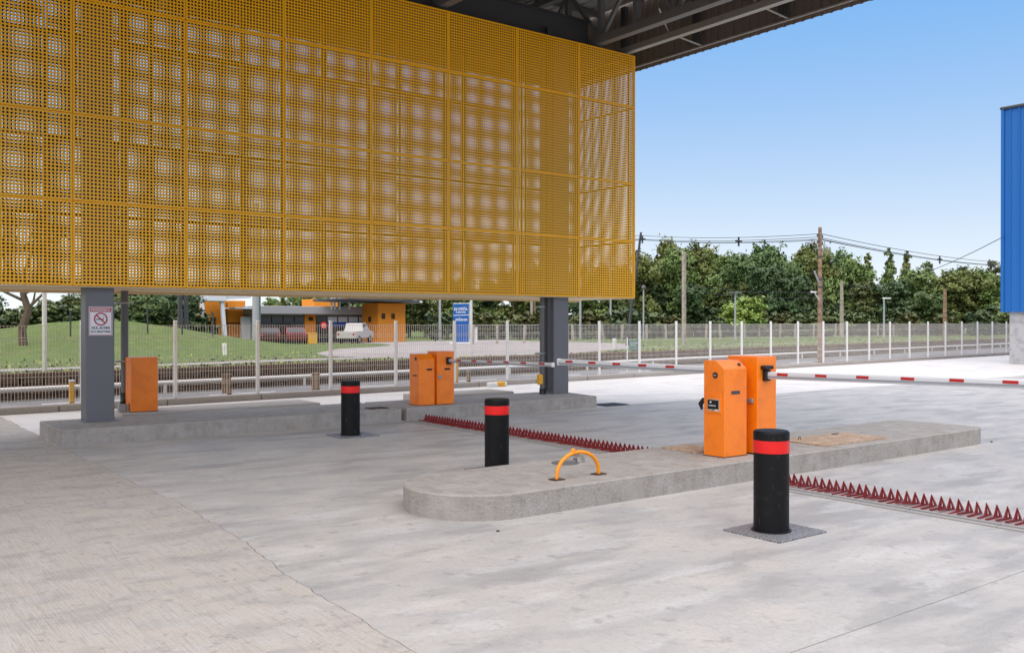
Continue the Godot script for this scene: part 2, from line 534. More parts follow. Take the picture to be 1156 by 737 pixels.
# ---------------------------------------------------------------- ground
func build_ground() -> void:
	# grass terrain beyond the retaining wall
	var g := setting("terrain")
	var b := MB.new()
	var us := []
	var x := -60.0
	while x < 260.0:
		us.append(x)
		x += 2.0 if x < 90.0 else 6.0
	var ws := [0.0]
	var s := 1.0
	while ws[-1] < 420.0:
		ws.append(ws[-1] + s)
		if ws[-1] > 50.0: s *= 1.12
	for i in us.size() - 1:
		for k in ws.size() - 1:
			var q := []
			for d in [[0, 0], [1, 0], [1, 1], [0, 1]]:
				var uu: float = us[i + d[0]]
				var vv: float = wall_v(uu) + 0.3 + ws[k + d[1]]
				q.append(W(uu, ground_h(uu, vv), vv))
			var nn := []
			for p in q:
				var e := 0.6
				var du := ground_h(p.x + e, -p.z) - ground_h(p.x - e, -p.z)
				var dv := ground_h(p.x, -p.z + e) - ground_h(p.x, -p.z - e)
				nn.append(Vector3(-du, 2 * e, dv).normalized())
			b.tri(q[0], q[1], q[2], nn[0], nn[1], nn[2])
			b.tri(q[0], q[2], q[3], nn[0], nn[2], nn[3])
	part("grass_ground", b, M.grass_soil, g)
	# base under everything on the yard side, to the horizon behind the camera
	var base := setting("ground")
	b = MB.new()
	b.prism([Vector2(-300, -300), Vector2(300, -300), Vector2(300, 60), Vector2(60, 28.5), Vector2(-60, 13.6), Vector2(-300, -15)], -0.03, -0.03, true, false)
	part("ground_base", b, M.under, base)
	# road between fence and wall
	var road := setting("road")
	b = sheet([Vector2(-60, fence_v(-60) + 0.1), Vector2(120, fence_v(120) + 0.1), Vector2(120, wall_v(120) + 0.2), Vector2(-60, wall_v(-60) + 0.2)], 0.0)
	part("road_surface", b, M.asphalt, road)
	# white dashes painted on the road
	var u := -10.0
	while u < 90.0:
		var v0 := fence_v(u) + 1.5 + (u + 10) * 0.012
		b = sheet([Vector2(u, v0), Vector2(u + 1.6, v0 + 0.14), Vector2(u + 1.6, v0 + 0.26), Vector2(u, v0 + 0.12)], 0.004)
		part("lane_dash", b, M.white_post, road)
		u += 3.4
	# concrete yard in cast slabs with open joints
	var yard := setting("pavement")
	var gap := 0.006
	var edge := 2.58
	# power-floated slabs
	var vj := [-14.0, -8.2, -2.7, 2.76, 7.2, 13.05]
	var uj := [edge, 16.4, 30.2, 44.0, 58.0]
	for i in uj.size() - 1:
		for k in vj.size():
			var u0: float = uj[i] + gap * 0.5
			var u1: float = uj[i + 1] - gap * 0.5
			var a: float = vj[k] + gap * 0.5
			var top_l: float = (vj[k + 1] - gap * 0.5) if k + 1 < vj.size() else fence_v(u0) - 0.12
			var top_r: float = (vj[k + 1] - gap * 0.5) if k + 1 < vj.size() else fence_v(u1) - 0.12
			b = MB.new()
			if i == 0:
				# ragged cast edge against the broomed slabs
				var pts := [Vector2(u1, a), Vector2(u1, top_r)]
				var nseg := 140
				for j in nseg + 1:
					var vv: float = lerpf(top_l, a, j / float(nseg))
					pts.append(Vector2(edge_u(vv) + gap * 0.5, vv))
				b.prism(pts, -0.02, 0.0)
			else:
				b.prism([Vector2(u0, a), Vector2(u1, a), Vector2(u1, top_r), Vector2(u0, top_l)], -0.02, 0.0)
			part("slab", b, M.pale if k == vj.size() - 1 else M.polished, yard)  # row nearest the fence coloured paler to stand for stronger light
	# broomed slabs
	var bj := [-14.0, -6.0, 0.6, 3.9, 7.17, 9.95, 13.3, 40.0]
	var bu := [-24.0, -12.0, -4.6, edge]
	for i in bu.size() - 1:
		for k in bj.size() - 1:
			var u0: float = bu[i] + gap * 0.5
			var a: float = bj[k] + gap * 0.5
			var t: float = bj[k + 1] - gap * 0.5
			if k + 2 == bj.size(): t = fence_v(0.0) - 0.12
			b = MB.new()
			if i + 2 == bu.size():
				var pts := [Vector2(u0, t), Vector2(u0, a)]
				for j in 91:
					var vv: float = lerpf(a, t, j / 90.0)
					pts.append(Vector2(edge_u(vv) - gap * 0.5, vv))
				b.prism(pts, -0.02, 0.001)
			else:
				b.prism([Vector2(u0, a), Vector2(bu[i + 1] - gap * 0.5, a), Vector2(bu[i + 1] - gap * 0.5, t), Vector2(u0, t)], -0.02, 0.001)
			part("slab", b, M.broomed, yard)
	# kerb under the fence, in lengths
	var kerb := setting("kerb")
	u = -14.0
	while u < 60.0:
		var l := 1.95
		var a0 := W(u, 0.05, fence_v(u))
		var a1 := W(u + l, 0.05, fence_v(u + l))
		b = MB.new()
		var d := (a1 - a0).normalized()
		b.cbox((a0 + a1) * 0.5, Vector3(l - 0.01, 0.14 + rng.randf() * 0.012, 0.2), 0.015, Basis(d, Vector3.UP, d.cross(Vector3.UP)))
		part("kerb_stone", b, M.kerb_stone, kerb)
		u += l

func edge_u(v: float) -> float:
	return 2.58 + 0.03 * sin(v * 0.9 + 0.6) * smoothstep(12.0, 6.0, v) - 0.22 * smoothstep(8.5, 3.5, v) + 0.012 * sin(v * 3.1) + 0.006 * sin(v * 9.7 + 1.0) + 0.004 * sin(v * 23.0 + 2.0 * sin(v * 5.0)) + 0.003 * sin(v * 41.0 + 3.0 * sin(v * 7.0))

func fence_v(u: float) -> float:
	return 17.95 + 0.08 * u

# ---------------------------------------------------------------- canopy
const SV := 13.72      # front screen
const SR := 15.56      # rear screen
const RU := 14.6       # canopy side edge
const RV := 16.95       # canopy far edge
const RF := 7.3        # canopy front edge
const RL := -9.0       # canopy left end
const RH := 7.15        # underside of fascia and trusses

func build_canopy() -> void:
	var t := thing("canopy", "high steel truss canopy with corrugated roof on grey columns above yellow screen", "canopy", W(7, 0, 13.9))
	var b: MB
	# columns: rectangular welded sections on base plates
	for c in [[3.05, 0.2], [11.50, 0.2], [-5.2, 0.0]]:
		b = MB.new()
		var u0: float = c[0]
		b.cbox(W(u0 + 0.19, 3.56 + c[1] * 0.5, 13.98), Vector3(0.38, 7.12 - c[1], 0.30), 0.012)
		var col := wpart("column", b, M.column, t)
		b = MB.new()
		b.cbox(W(u0 + 0.19, c[1] + 0.008, 13.98), Vector3(0.46, 0.016, 0.38), 0.004)
		var bp := part("base_plate", b, M.column, col)
	# downpipes behind the columns
	for d in [[3.88, 15.05, 0.5], [11.34, 13.98, 0.30]]:
		b = MB.new()
		b.tube([W(d[0], 7.2, d[1]), W(d[0], d[2], d[1])], 0.055, 14)
		var dp := wpart("downpipe", b, M.steel, t)
		b = MB.new()
		b.tube([W(d[0], d[2] + 0.02, d[1]), W(d[0], d[2] - 0.1, d[1]), W(d[0] - 0.02, d[2] - 0.15, d[1] - 0.06)], 0.065, 12)
		part("elbow", b, M.black_plastic, dp)
		for h in [1.0, 1.9]:
			b = MB.new()
			b.box(W(d[0] - 0.02, h, d[1]), Vector3(0.24, 0.03, 0.13))
			part("clamp", b, M.galv, dp)
	b = MB.new()
	b.cbox(W(11.25, 0.50, 13.95), Vector3(0.10, 0.20, 0.10), 0.02)
	wpart("junction_box", b, M.yellow_post, t)
	# flat dark riser beside the second column
	b = MB.new()
	b.cbox(W(11.40, 3.8, 13.88), Vector3(0.08, 7.0, 0.07), 0.006)
	wpart("riser", b, M.steel_dark, t)
	# trusses across the lanes
	var tu := [12.62, 8.9, 4.9, 0.6, -3.7, -8.0]
	for k in tu.size():
		b = MB.new()
		var u: float = tu[k]
		b.box(W(u, RH + 0.08, (RV + RF) * 0.5), Vector3(0.17, 0.16, RV - RF - 0.2))
		var ch := wpart("truss_chord", b, M.steel, t)
		b = MB.new()
		b.box(W(u, RH + 1.32, (RV + RF) * 0.5), Vector3(0.16, 0.14, RV - RF - 0.2))
		part("top_chord", b, M.steel, ch)
		var v := RF + 0.4
		var flip := false
		while v < RV - 0.3:
			b = MB.new()
			b.box(W(u, RH + 0.705, v), Vector3(0.12, 1.09, 0.10))
			part("web_post", b, M.steel, ch)
			if v + 1.0 < RV - 0.2:
				b = MB.new()
				var h0 := RH + 0.18
				var h1 := RH + 1.23
				b.bar(W(u, h1 if flip else h0, v + 0.06), W(u, h0 if flip else h1, v + 0.94), 0.07, 0.07)
				part("web_brace", b, M.steel, ch)
			v += 1.0
			flip = not flip
	# girders along the column lines
	for gv in [13.98, 16.3, 8.6]:
		b = MB.new()
		var gu := 12.5
		var gh: float = 7.13 if gv > 13.0 and gv < 15.0 else RH + 0.32
		b.box(W((RL + gu) * 0.5, gh + 0.01, gv), Vector3(gu - RL, 0.02, 0.24))
		b.box(W((RL + gu) * 0.5, gh + 0.25, gv), Vector3(gu - RL, 0.46, 0.03))
		b.box(W((RL + gu) * 0.5, gh + 0.49, gv), Vector3(gu - RL, 0.02, 0.24))
		wpart("girder", b, M.steel_dark, t)
	# edge rail carrying the fascia, with short bracing rods
	b = MB.new()
	b.box(W(13.5, RH + 0.07, (RV + RF) * 0.5), Vector3(0.14, 0.12, RV - RF - 0.2))
	wpart("edge_rail", b, M.galv, t)
	var vv := RF + 1.2
	while vv < RV:
		b = MB.new()
		b.tube([W(12.7, RH + 0.34, vv - 0.5), W(13.5, RH + 0.15, vv), W(14.5, RH + 0.1, vv + 0.05)], 0.02, 6)
		wpart("brace_rod", b, M.galv, t)
		vv += 2.1
	for vv2 in [8.6, 10.7, 12.8, 14.9, 16.6]:
		b = MB.new()
		b.box(W(14.42, RH + 0.78, vv2), Vector3(0.1, 1.3, 0.14))
		wpart("fascia_post", b, M.steel_dark, t)
	# purlins under the roof sheet
	var pv := RF + 0.6
	while pv < RV:
		b = MB.new()
		b.box(W((RL + RU) * 0.5, RH + 1.47, pv), Vector3(RU - RL - 0.2, 0.14, 0.07))
		wpart("purlin", b, M.steel, t)
		pv += 1.3
	# corrugated roof sheets, each 1.05 m wide, ribs running across the lanes
	var ru := RL
	var k2 := 0
	while ru < RU + 0.01:
		b = MB.new()
		var wdt := minf(1.06, RU + 0.06 - ru)
		if wdt < 0.2: break
		var rib := [[0.0, 0.0], [0.12, 0.0], [0.15, 0.04], [0.20, 0.04], [0.23, 0.0], [0.35, 0.0]]
		var xx := 0.0
		var prof := []
		while xx < wdt - 0.01:
			for r in rib:
				if xx + r[0] <= wdt + 0.001: prof.append(Vector2(ru + xx + r[0], RH + 1.56 + r[1]))
			xx += 0.353
		for i in prof.size() - 1:
			var p0: Vector2 = prof[i]
			var p1: Vector2 = prof[i + 1]
			if p1.x - p0.x < 0.001: continue
			var e := (p1 - p0).normalized()
			b.flat([W(p0.x, p0.y, RF - 0.1), W(p1.x, p1.y, RF - 0.1), W(p1.x, p1.y, RV + 0.15), W(p0.x, p0.y, RV + 0.15)], Vector3(-e.y, e.x, 0))
			b.flat([W(p0.x, p0.y - 0.004, RF - 0.1), W(p1.x, p1.y - 0.004, RF - 0.1), W(p1.x, p1.y - 0.004, RV + 0.15), W(p0.x, p0.y - 0.004, RV + 0.15)], Vector3(e.y, -e.x, 0))
		wpart("roof_sheet", b, M.roof_sheet, t)
		ru += 1.06
		k2 += 1
	# fascia of vertical corrugated sheets along the side edge
	var fv := RF
	while fv < RV - 0.05:
		var w2 := minf(1.0, RV - fv)
		b = MB.new()
		fascia_sheet(b, W(RU, 0, fv), W(RU, 0, fv + w2), Vector3.RIGHT)
		wpart("fascia_sheet", b, M.fascia, t)
		fv += 1.0
	# far and front fascias
	var fu := RL
	while fu < RU - 0.05:
		var w3 := minf(1.0, RU - fu)
		b = MB.new()
		fascia_sheet(b, W(fu, 0, RV), W(fu + w3, 0, RV), Vector3.FORWARD)
		wpart("fascia_sheet", b, M.fascia, t)
		b = MB.new()
		fascia_sheet(b, W(fu, 0, RF), W(fu + w3, 0, RF), Vector3.BACK)
		wpart("fascia_sheet", b, M.fascia, t)
		fu += 1.0
	# bottom angle of the side fascia, in lengths
	fv = RF
	while fv < RV - 0.3:
		b = MB.new()
		var l2 := minf(2.0, RV - fv) - 0.02
		b.box(W(RU - 0.075, RH + 0.075, fv + l2 * 0.5), Vector3(0.07, 0.03, l2))
		wpart("edge_angle", b, M.galv, t)
		fv += 2.0

func fascia_sheet(b: MB, p0: Vector3, p1: Vector3, out: Vector3) -> void:
	var d := p1 - p0
	var l := d.length()
	d /= l
	var x := 0.0
	var prof := []
	while x < l - 0.001:
		for r in [[0.0, 0.0], [0.06, 0.0], [0.08, 0.03], [0.12, 0.03], [0.14, 0.0]]:
			if x + r[0] <= l: prof.append([x + r[0], r[1]])
		x += 0.2
	prof.append([l, 0.0])
	for i in prof.size() - 1:
		var a: Array = prof[i]
		var c: Array = prof[i + 1]
		if c[0] - a[0] < 0.0005: continue
		var q0: Vector3 = p0 + d * a[0] + out * a[1]
		var q1: Vector3 = p0 + d * c[0] + out * c[1]
		var e := (q1 - q0).normalized()
		var nn := e.cross(Vector3.UP)
		if nn.dot(out) < 0: nn = -nn
		for s in [0.0, 0.003]:
			var o: Vector3 = -out * float(s)
			b.flat([q0 + o + Vector3.UP * RH, q1 + o + Vector3.UP * RH, q1 + o + Vector3.UP * (RH + 1.6), q0 + o + Vector3.UP * (RH + 1.6)], nn if s == 0.0 else -nn)

# ---------------------------------------------------------------- perforated screen
func perforated(w: float, h: float, pitch: float, hole: float, cut: float) -> ArrayMesh:
	# sheet in the xy plane, lower left at the origin, front towards +z; 4 mm gap to its neighbours
	var P := PackedVector3Array()
	var N := PackedVector3Array()
	var g := 0.002
	var mgn := 0.021
	var nx := int(round((w - 2 * mgn) / pitch))
	var ny := int(round((h - 2 * mgn) / pitch))
	var px := (w - 2 * mgn) / nx
	var py := (h - 2 * mgn) / ny
	var x0 := mgn
	var y0 := mgn
	var th := 0.003
	var mb := MB.new()
	# solid borders with folded flange
	var fd := 0.045
	for q in [[g, g, w - g, y0], [g, h - y0, w - g, h - g], [g, y0, x0, h - y0], [w - x0, y0, w - g, h - y0]]:
		mb.flat([Vector3(q[0], q[1], 0), Vector3(q[2], q[1], 0), Vector3(q[2], q[3], 0), Vector3(q[0], q[3], 0)], Vector3.BACK)
	mb.box(Vector3(w * 0.5, g + 0.0015, -fd * 0.5), Vector3(w - 2 * g, 0.003, fd))
	mb.box(Vector3(w * 0.5, h - g - 0.0015, -fd * 0.5), Vector3(w - 2 * g, 0.003, fd))
	mb.box(Vector3(g + 0.0015, h * 0.5, -fd * 0.5), Vector3(0.003, h - 2 * g - 0.008, fd))
	mb.box(Vector3(w - g - 0.0015, h * 0.5, -fd * 0.5), Vector3(0.003, h - 2 * g - 0.008, fd))
	# one cell
	var cell := MB.new()
	var a := hole * 0.5
	var sx := px * 0.5
	var sy := py * 0.5
	var oct := [Vector2(a, -a + cut), Vector2(a, a - cut), Vector2(a - cut, a), Vector2(-a + cut, a), Vector2(-a, a - cut), Vector2(-a, -a + cut), Vector2(-a + cut, -a), Vector2(a - cut, -a)]
	var sq := [Vector2(sx, -sy), Vector2(sx, sy), Vector2(-sx, sy), Vector2(-sx, -sy)]
	var v3 := func(q: Vector2, z: float) -> Vector3: return Vector3(q.x, q.y, z)
	for k in 4:
		var o0: Vector2 = oct[k * 2]
		var o1: Vector2 = oct[k * 2 + 1]
		var o2: Vector2 = oct[(k * 2 + 2) % 8]
		var c0: Vector2 = sq[k]
		var c1: Vector2 = sq[(k + 1) % 4]
		cell.flat([v3.call(c0, 0.0), v3.call(c1, 0.0), v3.call(o1, 0.0), v3.call(o0, 0.0)], Vector3.BACK)
		cell.flat([v3.call(c1, 0.0), v3.call(o2, 0.0), v3.call(o1, 0.0)], Vector3.BACK)
	for k in 8:
		var q0: Vector2 = oct[k]
		var q1: Vector2 = oct[(k + 1) % 8]
		var m := -(q0 + q1).normalized()
		cell.flat([v3.call(q0, 0.0), v3.call(q1, 0.0), v3.call(q1, -th), v3.call(q0, -th)], Vector3(m.x, m.y, 0))
	# inner side of the sheet, the box's dark interior put into its colour
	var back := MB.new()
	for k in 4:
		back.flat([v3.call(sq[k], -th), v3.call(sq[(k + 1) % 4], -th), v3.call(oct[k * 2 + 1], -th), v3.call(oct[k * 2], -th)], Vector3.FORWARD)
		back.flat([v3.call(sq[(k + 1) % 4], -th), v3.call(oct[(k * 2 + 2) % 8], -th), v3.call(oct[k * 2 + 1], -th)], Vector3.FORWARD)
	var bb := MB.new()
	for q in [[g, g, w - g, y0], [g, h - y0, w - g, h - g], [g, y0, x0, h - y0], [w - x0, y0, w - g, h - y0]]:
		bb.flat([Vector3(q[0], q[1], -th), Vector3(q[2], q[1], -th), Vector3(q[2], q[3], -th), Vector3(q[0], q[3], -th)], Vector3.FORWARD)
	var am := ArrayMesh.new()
	for layer_ in [[mb, cell, M.yellow], [bb, back, M.inner_shade]]:
		P = PackedVector3Array(layer_[0].p)
		N = PackedVector3Array(layer_[0].n)
		for i in nx:
			for j in ny:
				P.append_array(Transform3D(Basis.IDENTITY, Vector3(x0 + (i + 0.5) * px, y0 + (j + 0.5) * py, 0)) * layer_[1].p)
				N.append_array(layer_[1].n)
		var arr := []
		arr.resize(Mesh.ARRAY_MAX)
		arr[Mesh.ARRAY_VERTEX] = P
		arr[Mesh.ARRAY_NORMAL] = N
		am.add_surface_from_arrays(Mesh.PRIMITIVE_TRIANGLES, arr)
		am.surface_set_material(am.get_surface_count() - 1, layer_[2])
	return am

func build_screen() -> void:
	var t := thing("perforated_screen", "long yellow box screen of perforated metal panels hung under the canopy", "screen", W(6, 2.1, SV))
	var right := 13.59
	var pw := 1.532
	var rows := [2.105, 3.265, 4.455, 6.03, 7.09]
	var ncol := 10
	var left := right - ncol * pw
	var depth := SR - SV
	var front := []
	var side := []
	var rear := []
	for r in 4:
		front.append(perforated(pw, rows[r + 1] - rows[r], 0.0496, 0.0310, 0.007))
		rear.append(perforated(pw, rows[r + 1] - rows[r], 0.0496, 0.0245, 0.005))
		side.append(perforated(depth - 0.02, rows[r + 1] - rows[r], 0.0496, 0.0300, 0.0065))
	for r in 4:
		for k in ncol:
			var p := part("panel", front[r], null, t)
			p.position = W(left + k * pw, rows[r], SV) - t.position
			var q := part("panel", rear[r], null, t)
			q.rotation.y = PI
			q.position = W(left + (k + 1) * pw, rows[r], SR) - t.position + Vector3(rng.randf_range(-0.012, 0.012), rng.randf_range(-0.012, 0.012), rng.randf_range(-0.01, 0.0))
			q.rotation.z = rng.randf_range(-0.003, 0.003)
		var e := part("panel", side[r], null, t)
		e.rotation.y = PI / 2
		e.position = W(right, rows[r], SV + 0.01) - t.position
		var f := part("panel", side[r], null, t)
		f.rotation.y = -PI / 2
		f.position = W(left, rows[r], SR - 0.01) - t.position
	# square tube frame inside, in the painted shade colour
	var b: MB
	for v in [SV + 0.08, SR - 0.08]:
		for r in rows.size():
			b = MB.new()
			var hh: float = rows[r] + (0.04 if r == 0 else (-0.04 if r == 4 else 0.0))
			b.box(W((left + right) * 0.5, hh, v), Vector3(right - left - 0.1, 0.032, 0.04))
			wpart("frame_rail", b, M.inner_shade, t)
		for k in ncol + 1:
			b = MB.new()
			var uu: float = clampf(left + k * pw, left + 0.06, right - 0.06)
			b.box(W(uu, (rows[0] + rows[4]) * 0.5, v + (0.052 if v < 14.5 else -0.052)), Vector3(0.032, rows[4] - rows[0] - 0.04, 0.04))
			wpart("frame_post", b, M.inner_shade, t)
	# unseen lid, added to keep light out of the box
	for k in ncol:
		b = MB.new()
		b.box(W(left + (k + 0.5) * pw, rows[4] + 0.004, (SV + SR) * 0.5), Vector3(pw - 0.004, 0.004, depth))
		wpart("added_top_sheet", b, M.inner_shade, t)
	# underside boards
	for k in ncol:
		b = MB.new()
		b.box(W(left + (k + 0.5) * pw, rows[0] - 0.010, (SV + SR) * 0.5), Vector3(pw - 0.004, 0.012, depth - 0.012))
		wpart("soffit_board", b, M.soffit, t)
	b = MB.new()
	b.box(W((left + right) * 0.5, rows[0] - 0.035, SR - 0.05), Vector3(right - left - 0.01, 0.036, 0.09))
	wpart("lower_flange", b, M.soffit, t)

# ---------------------------------------------------------------- islands
const IH := 0.21

func island(label: String, segs: Array, at: Vector3) -> Node3D:
	var t := thing("traffic_island", label, "traffic island", at, "raised concrete traffic islands")
	for s in segs:
		var outline: Array = s
		var b := MB.new()
		b.prism(outline, -0.02, IH - 0.012, false, true)
		var seg := wpart("kerb_face", b, M.cast, t)
		# bevel and top
		var inner := Geometry2D.offset_polygon(PackedVector2Array(outline), -0.012)
		b = MB.new()
		var inn: PackedVector2Array = inner[0]
		b.prism(Array(inn), IH, IH, true, false)
		for i in outline.size():
			var a: Vector2 = outline[i]
			var c: Vector2 = outline[(i + 1) % outline.size()]
			var ia := nearest(inn, a)
			var ic := nearest(inn, c)
			var ctr := W((a.x + c.x) * 0.5 - (c.y - a.y) * -0.0, IH - 0.3, (a.y + c.y) * 0.5)
			if ia.distance_to(ic) > 0.0001:
				b.face([W(a.x, IH - 0.012, a.y), W(c.x, IH - 0.012, c.y), W(ic.x, IH, ic.y), W(ia.x, IH, ia.y)], ctr)
		wpart("top", b, M.cast, t)
	return t

func nearest(pk: PackedVector2Array, q: Vector2) -> Vector2:
	var best := pk[0]
	for p in pk:
		if p.distance_to(q) < best.distance_to(q): best = p
	return best

func build_islands() -> void:
	# island under the screen, cast in two lengths with a slot at the spikes
	island("long square-ended concrete island carrying the grey columns under yellow screen",
		[[Vector2(2.58, 13.02), Vector2(7.62, 13.02), Vector2(7.62, 14.45), Vector2(2.58, 14.45)],
		[Vector2(7.72, 13.02), Vector2(11.86, 13.0), Vector2(12.12, 14.45), Vector2(7.72, 14.45)]], W(7, 0, 13.7))
	# nearer island with a round nose
	var nose := []
	for k in 25:
		var a := PI * 0.5 + PI * k / 24.0
		nose.append(Vector2(4.63 + 0.63 * cos(a), 6.63 + 0.63 * sin(a)))
	var first := nose.duplicate()
	first.append(Vector2(7.93, 6.0))
	first.append(Vector2(7.93, 7.26))
	island("round-nosed concrete island with yellow hoop and orange barrier cabinets",
		[first, [Vector2(8.04, 5.985), Vector2(12.2, 5.985), Vector2(12.43, 6.06), Vector2(12.43, 7.2), Vector2(12.2, 7.26), Vector2(8.04, 7.26)]], W(8, 0, 6.63))
	# low pad behind the far island
	var t := thing("concrete_pad", "low pale concrete pad behind the long island under yellow screen", "concrete pad", W(7.4, 0, 14.9))
	var b := MB.new()
	b.cbox(W(5.3, 0.11, 14.88), Vector3(3.2, 0.26, 0.8), 0.012)
	wpart("slab", b, M.kerb_stone, t)
	b = MB.new()
	b.cbox(W(10.0, 0.115, 14.88), Vector3(2.05, 0.27, 0.8), 0.012)
	wpart("slab", b, M.kerb_stone, t)
	# steel edge angle in the slots
	b = MB.new()
	b.box(W(7.90, 0.10, 5.985), Vector3(0.05, 0.20, 0.02))
	var g := thing("slot_angle", "small galvanised steel angle lining the slot in round-nosed island", "steel angle", W(7.9, 0, 5.98))
	wpart("flange", b, M.galv, g)
	b = MB.new()
	b.box(W(7.945, 0.10, 6.3), Vector3(0.012, 0.2, 0.6))
	wpart("web", b, M.galv, g)

# ---------------------------------------------------------------- things in the lanes
func build_lane_objects() -> void:
	build_bollards()
	build_barriers()
	build_spikes()
	build_hoop()
	build_covers()
	build_smoking_sign()

func build_bollards() -> void:
	var t := thing("bollard", "black cylindrical bollard with red band on speckled square plate before spike strip and white arm", "bollard", W(5.85, 0, 4.44), "black bollards with red bands")
	var b := MB.new()
	b.lathe(Vector3.ZERO, [Vector2(0.132, 0.0), Vector2(0.132, 0.618)], 40)
	part("post", b, M.black, t)
	b = MB.new()
	b.lathe(Vector3.ZERO, [Vector2(0.1325, 0.612), Vector2(0.1355, 0.616), Vector2(0.1355, 0.706), Vector2(0.1325, 0.71)], 40)
	part("red_band", b, M.red_band, t)
	b = MB.new()
	b.lathe(Vector3.ZERO, [Vector2(0.132, 0.704), Vector2(0.135, 0.708), Vector2(0.135, 0.762), Vector2(0.130, 0.774), Vector2(0.120, 0.779), Vector2(0.0, 0.781)], 40)
	part("cap", b, M.black, t)
	b = MB.new()
	b.cbox(Vector3(0.03, 0.006, 0.01), Vector3(0.58, 0.02, 0.52), 0.004)
	part("base_plate", b, M.checker, t)
	b = MB.new()
	b.lathe(Vector3.ZERO, [Vector2(0.150, 0.017), Vector2(0.150, 0.024), Vector2(0.134, 0.026)], 40)
	part("collar", b, M.black_plastic, t)
	for c in [[5.91, 8.07, "black cylindrical bollard with red band rising behind nose of round-nosed island"], [6.08, 11.8, "black cylindrical bollard with red band beside long square-ended island"]]:
		copy_of(t, W(c[0], 0, c[1]), 0.0, c[2])

# cabinet with sloped front top; local: front faces +z, base at the origin, x width
func cabinet_shape(w: float, d: float, h: float, slope: bool) -> MB:
	var b := MB.new()
	var x := w * 0.5
	var z := d * 0.5
	if not slope:
		b.cbox(Vector3(0, h * 0.5, 0), Vector3(w, h, d), 0.006)
		return b
	var prof := [Vector2(-z, 0), Vector2(z, 0), Vector2(z, h - 0.085), Vector2(z - 0.006, h - 0.078), Vector2(z - 0.10, h - 0.004), Vector2(z - 0.108, h), Vector2(-z + 0.006, h), Vector2(-z, h - 0.006)]
	var cen := Vector3(0, h * 0.5, 0)
	var e := 0.004
	for s in [-1.0, 1.0]:
		var pts := []
		for q in prof: pts.append(Vector3(x * s, cen.y + (q.y - cen.y) * (1 - e), q.x * (1 - e * 4)))
		b.flat(pts, Vector3(s, 0, 0))
		for i in prof.size():
			var q: Vector2 = prof[i]
			var r: Vector2 = prof[(i + 1) % prof.size()]
			b.face([pts[i], pts[(i + 1) % prof.size()], Vector3((x - e) * s, r.y, r.x), Vector3((x - e) * s, q.y, q.x)], cen)
	for i in prof.size():
		var q: Vector2 = prof[i]
		var r: Vector2 = prof[(i + 1) % prof.size()]
		b.face([Vector3(-x + e, q.y, q.x), Vector3(x - e, q.y, q.x), Vector3(x - e, r.y, r.x), Vector3(-x + e, r.y, r.x)], cen)
	return b

# barrier arm from a start point along +-v, with red reflectors on the side facing the camera (-x)
func arm(parent: Node3D, from: Vector3, dir: float, length: float, rise: float, first: float, step: float, hgt := 0.08) -> void:
	# parent-local coordinates; dir = +1 runs to -z
	var wid := 0.045
	var a := MB.new()
	var sec := []
	for k in 14:
		var an := TAU * k / 14.0
		sec.append(Vector2(wid * 0.5 * signf(cos(an)) * pow(absf(cos(an)), 0.7), hgt * 0.5 * signf(sin(an)) * pow(absf(sin(an)), 0.7)))
	var e := from + Vector3(0, rise, -dir * length)
	var rings := []
	for pt in [from, e]:
		var r := []
		for q in sec: r.append(pt + Vector3(q.x, q.y, 0))
		rings.append(r)
	for k in 14:
		var j := (k + 1) % 14
		a.face([rings[0][k], rings[0][j], rings[1][j], rings[1][k]], (from + e) * 0.5)
	a.flat(rings[1], Vector3(0, 0, -dir))
	a.flat(rings[0], Vector3(0, 0, dir))
	var arm_part := part("arm", a, M.alu, parent)
	var gb := MB.new()
	gb.bar(from + Vector3(-wid * 0.47, -0.014, 0), e + Vector3(-wid * 0.47, -0.014, 0), 0.006, 0.016)
	part("groove_strip", gb, M.alu_groove, arm_part)
	var s := first
	while s < length - 0.05:
		var f0 := s / length
		var f1 := (s + 0.13) / length
		var rb := MB.new()
		rb.bar(from.lerp(e, f0) + Vector3(-wid * 0.48, 0.014, 0), from.lerp(e, f1) + Vector3(-wid * 0.48, 0.012, 0), 0.008, 0.027)
		part("reflector", rb, M.reflector, arm_part)
		s += step
	var cb := MB.new()
	cb.cbox(e, Vector3(wid + 0.006, hgt + 0.006, 0.03), 0.006)
	part("end_cap", cb, M.white, arm_part)
	var hb := MB.new()
	hb.cbox(from + Vector3(0, 0, dir * 0.01), Vector3(0.09, 0.12, 0.10), 0.012)
	part("arm_hub", hb, M.black_plastic, parent)

func fit_cabinet(t: Node3D, w: float, d: float, h: float, slope: bool) -> MeshInstance3D:
	var cab := part("cabinet", cabinet_shape(w, d, h, slope), M.orange, t)
	var b := MB.new()
	b.box(Vector3(0, 0.003, 0), Vector3(w + 0.012, 0.012, d + 0.012))
	part("foot", b, M.rust, t)
	return cab

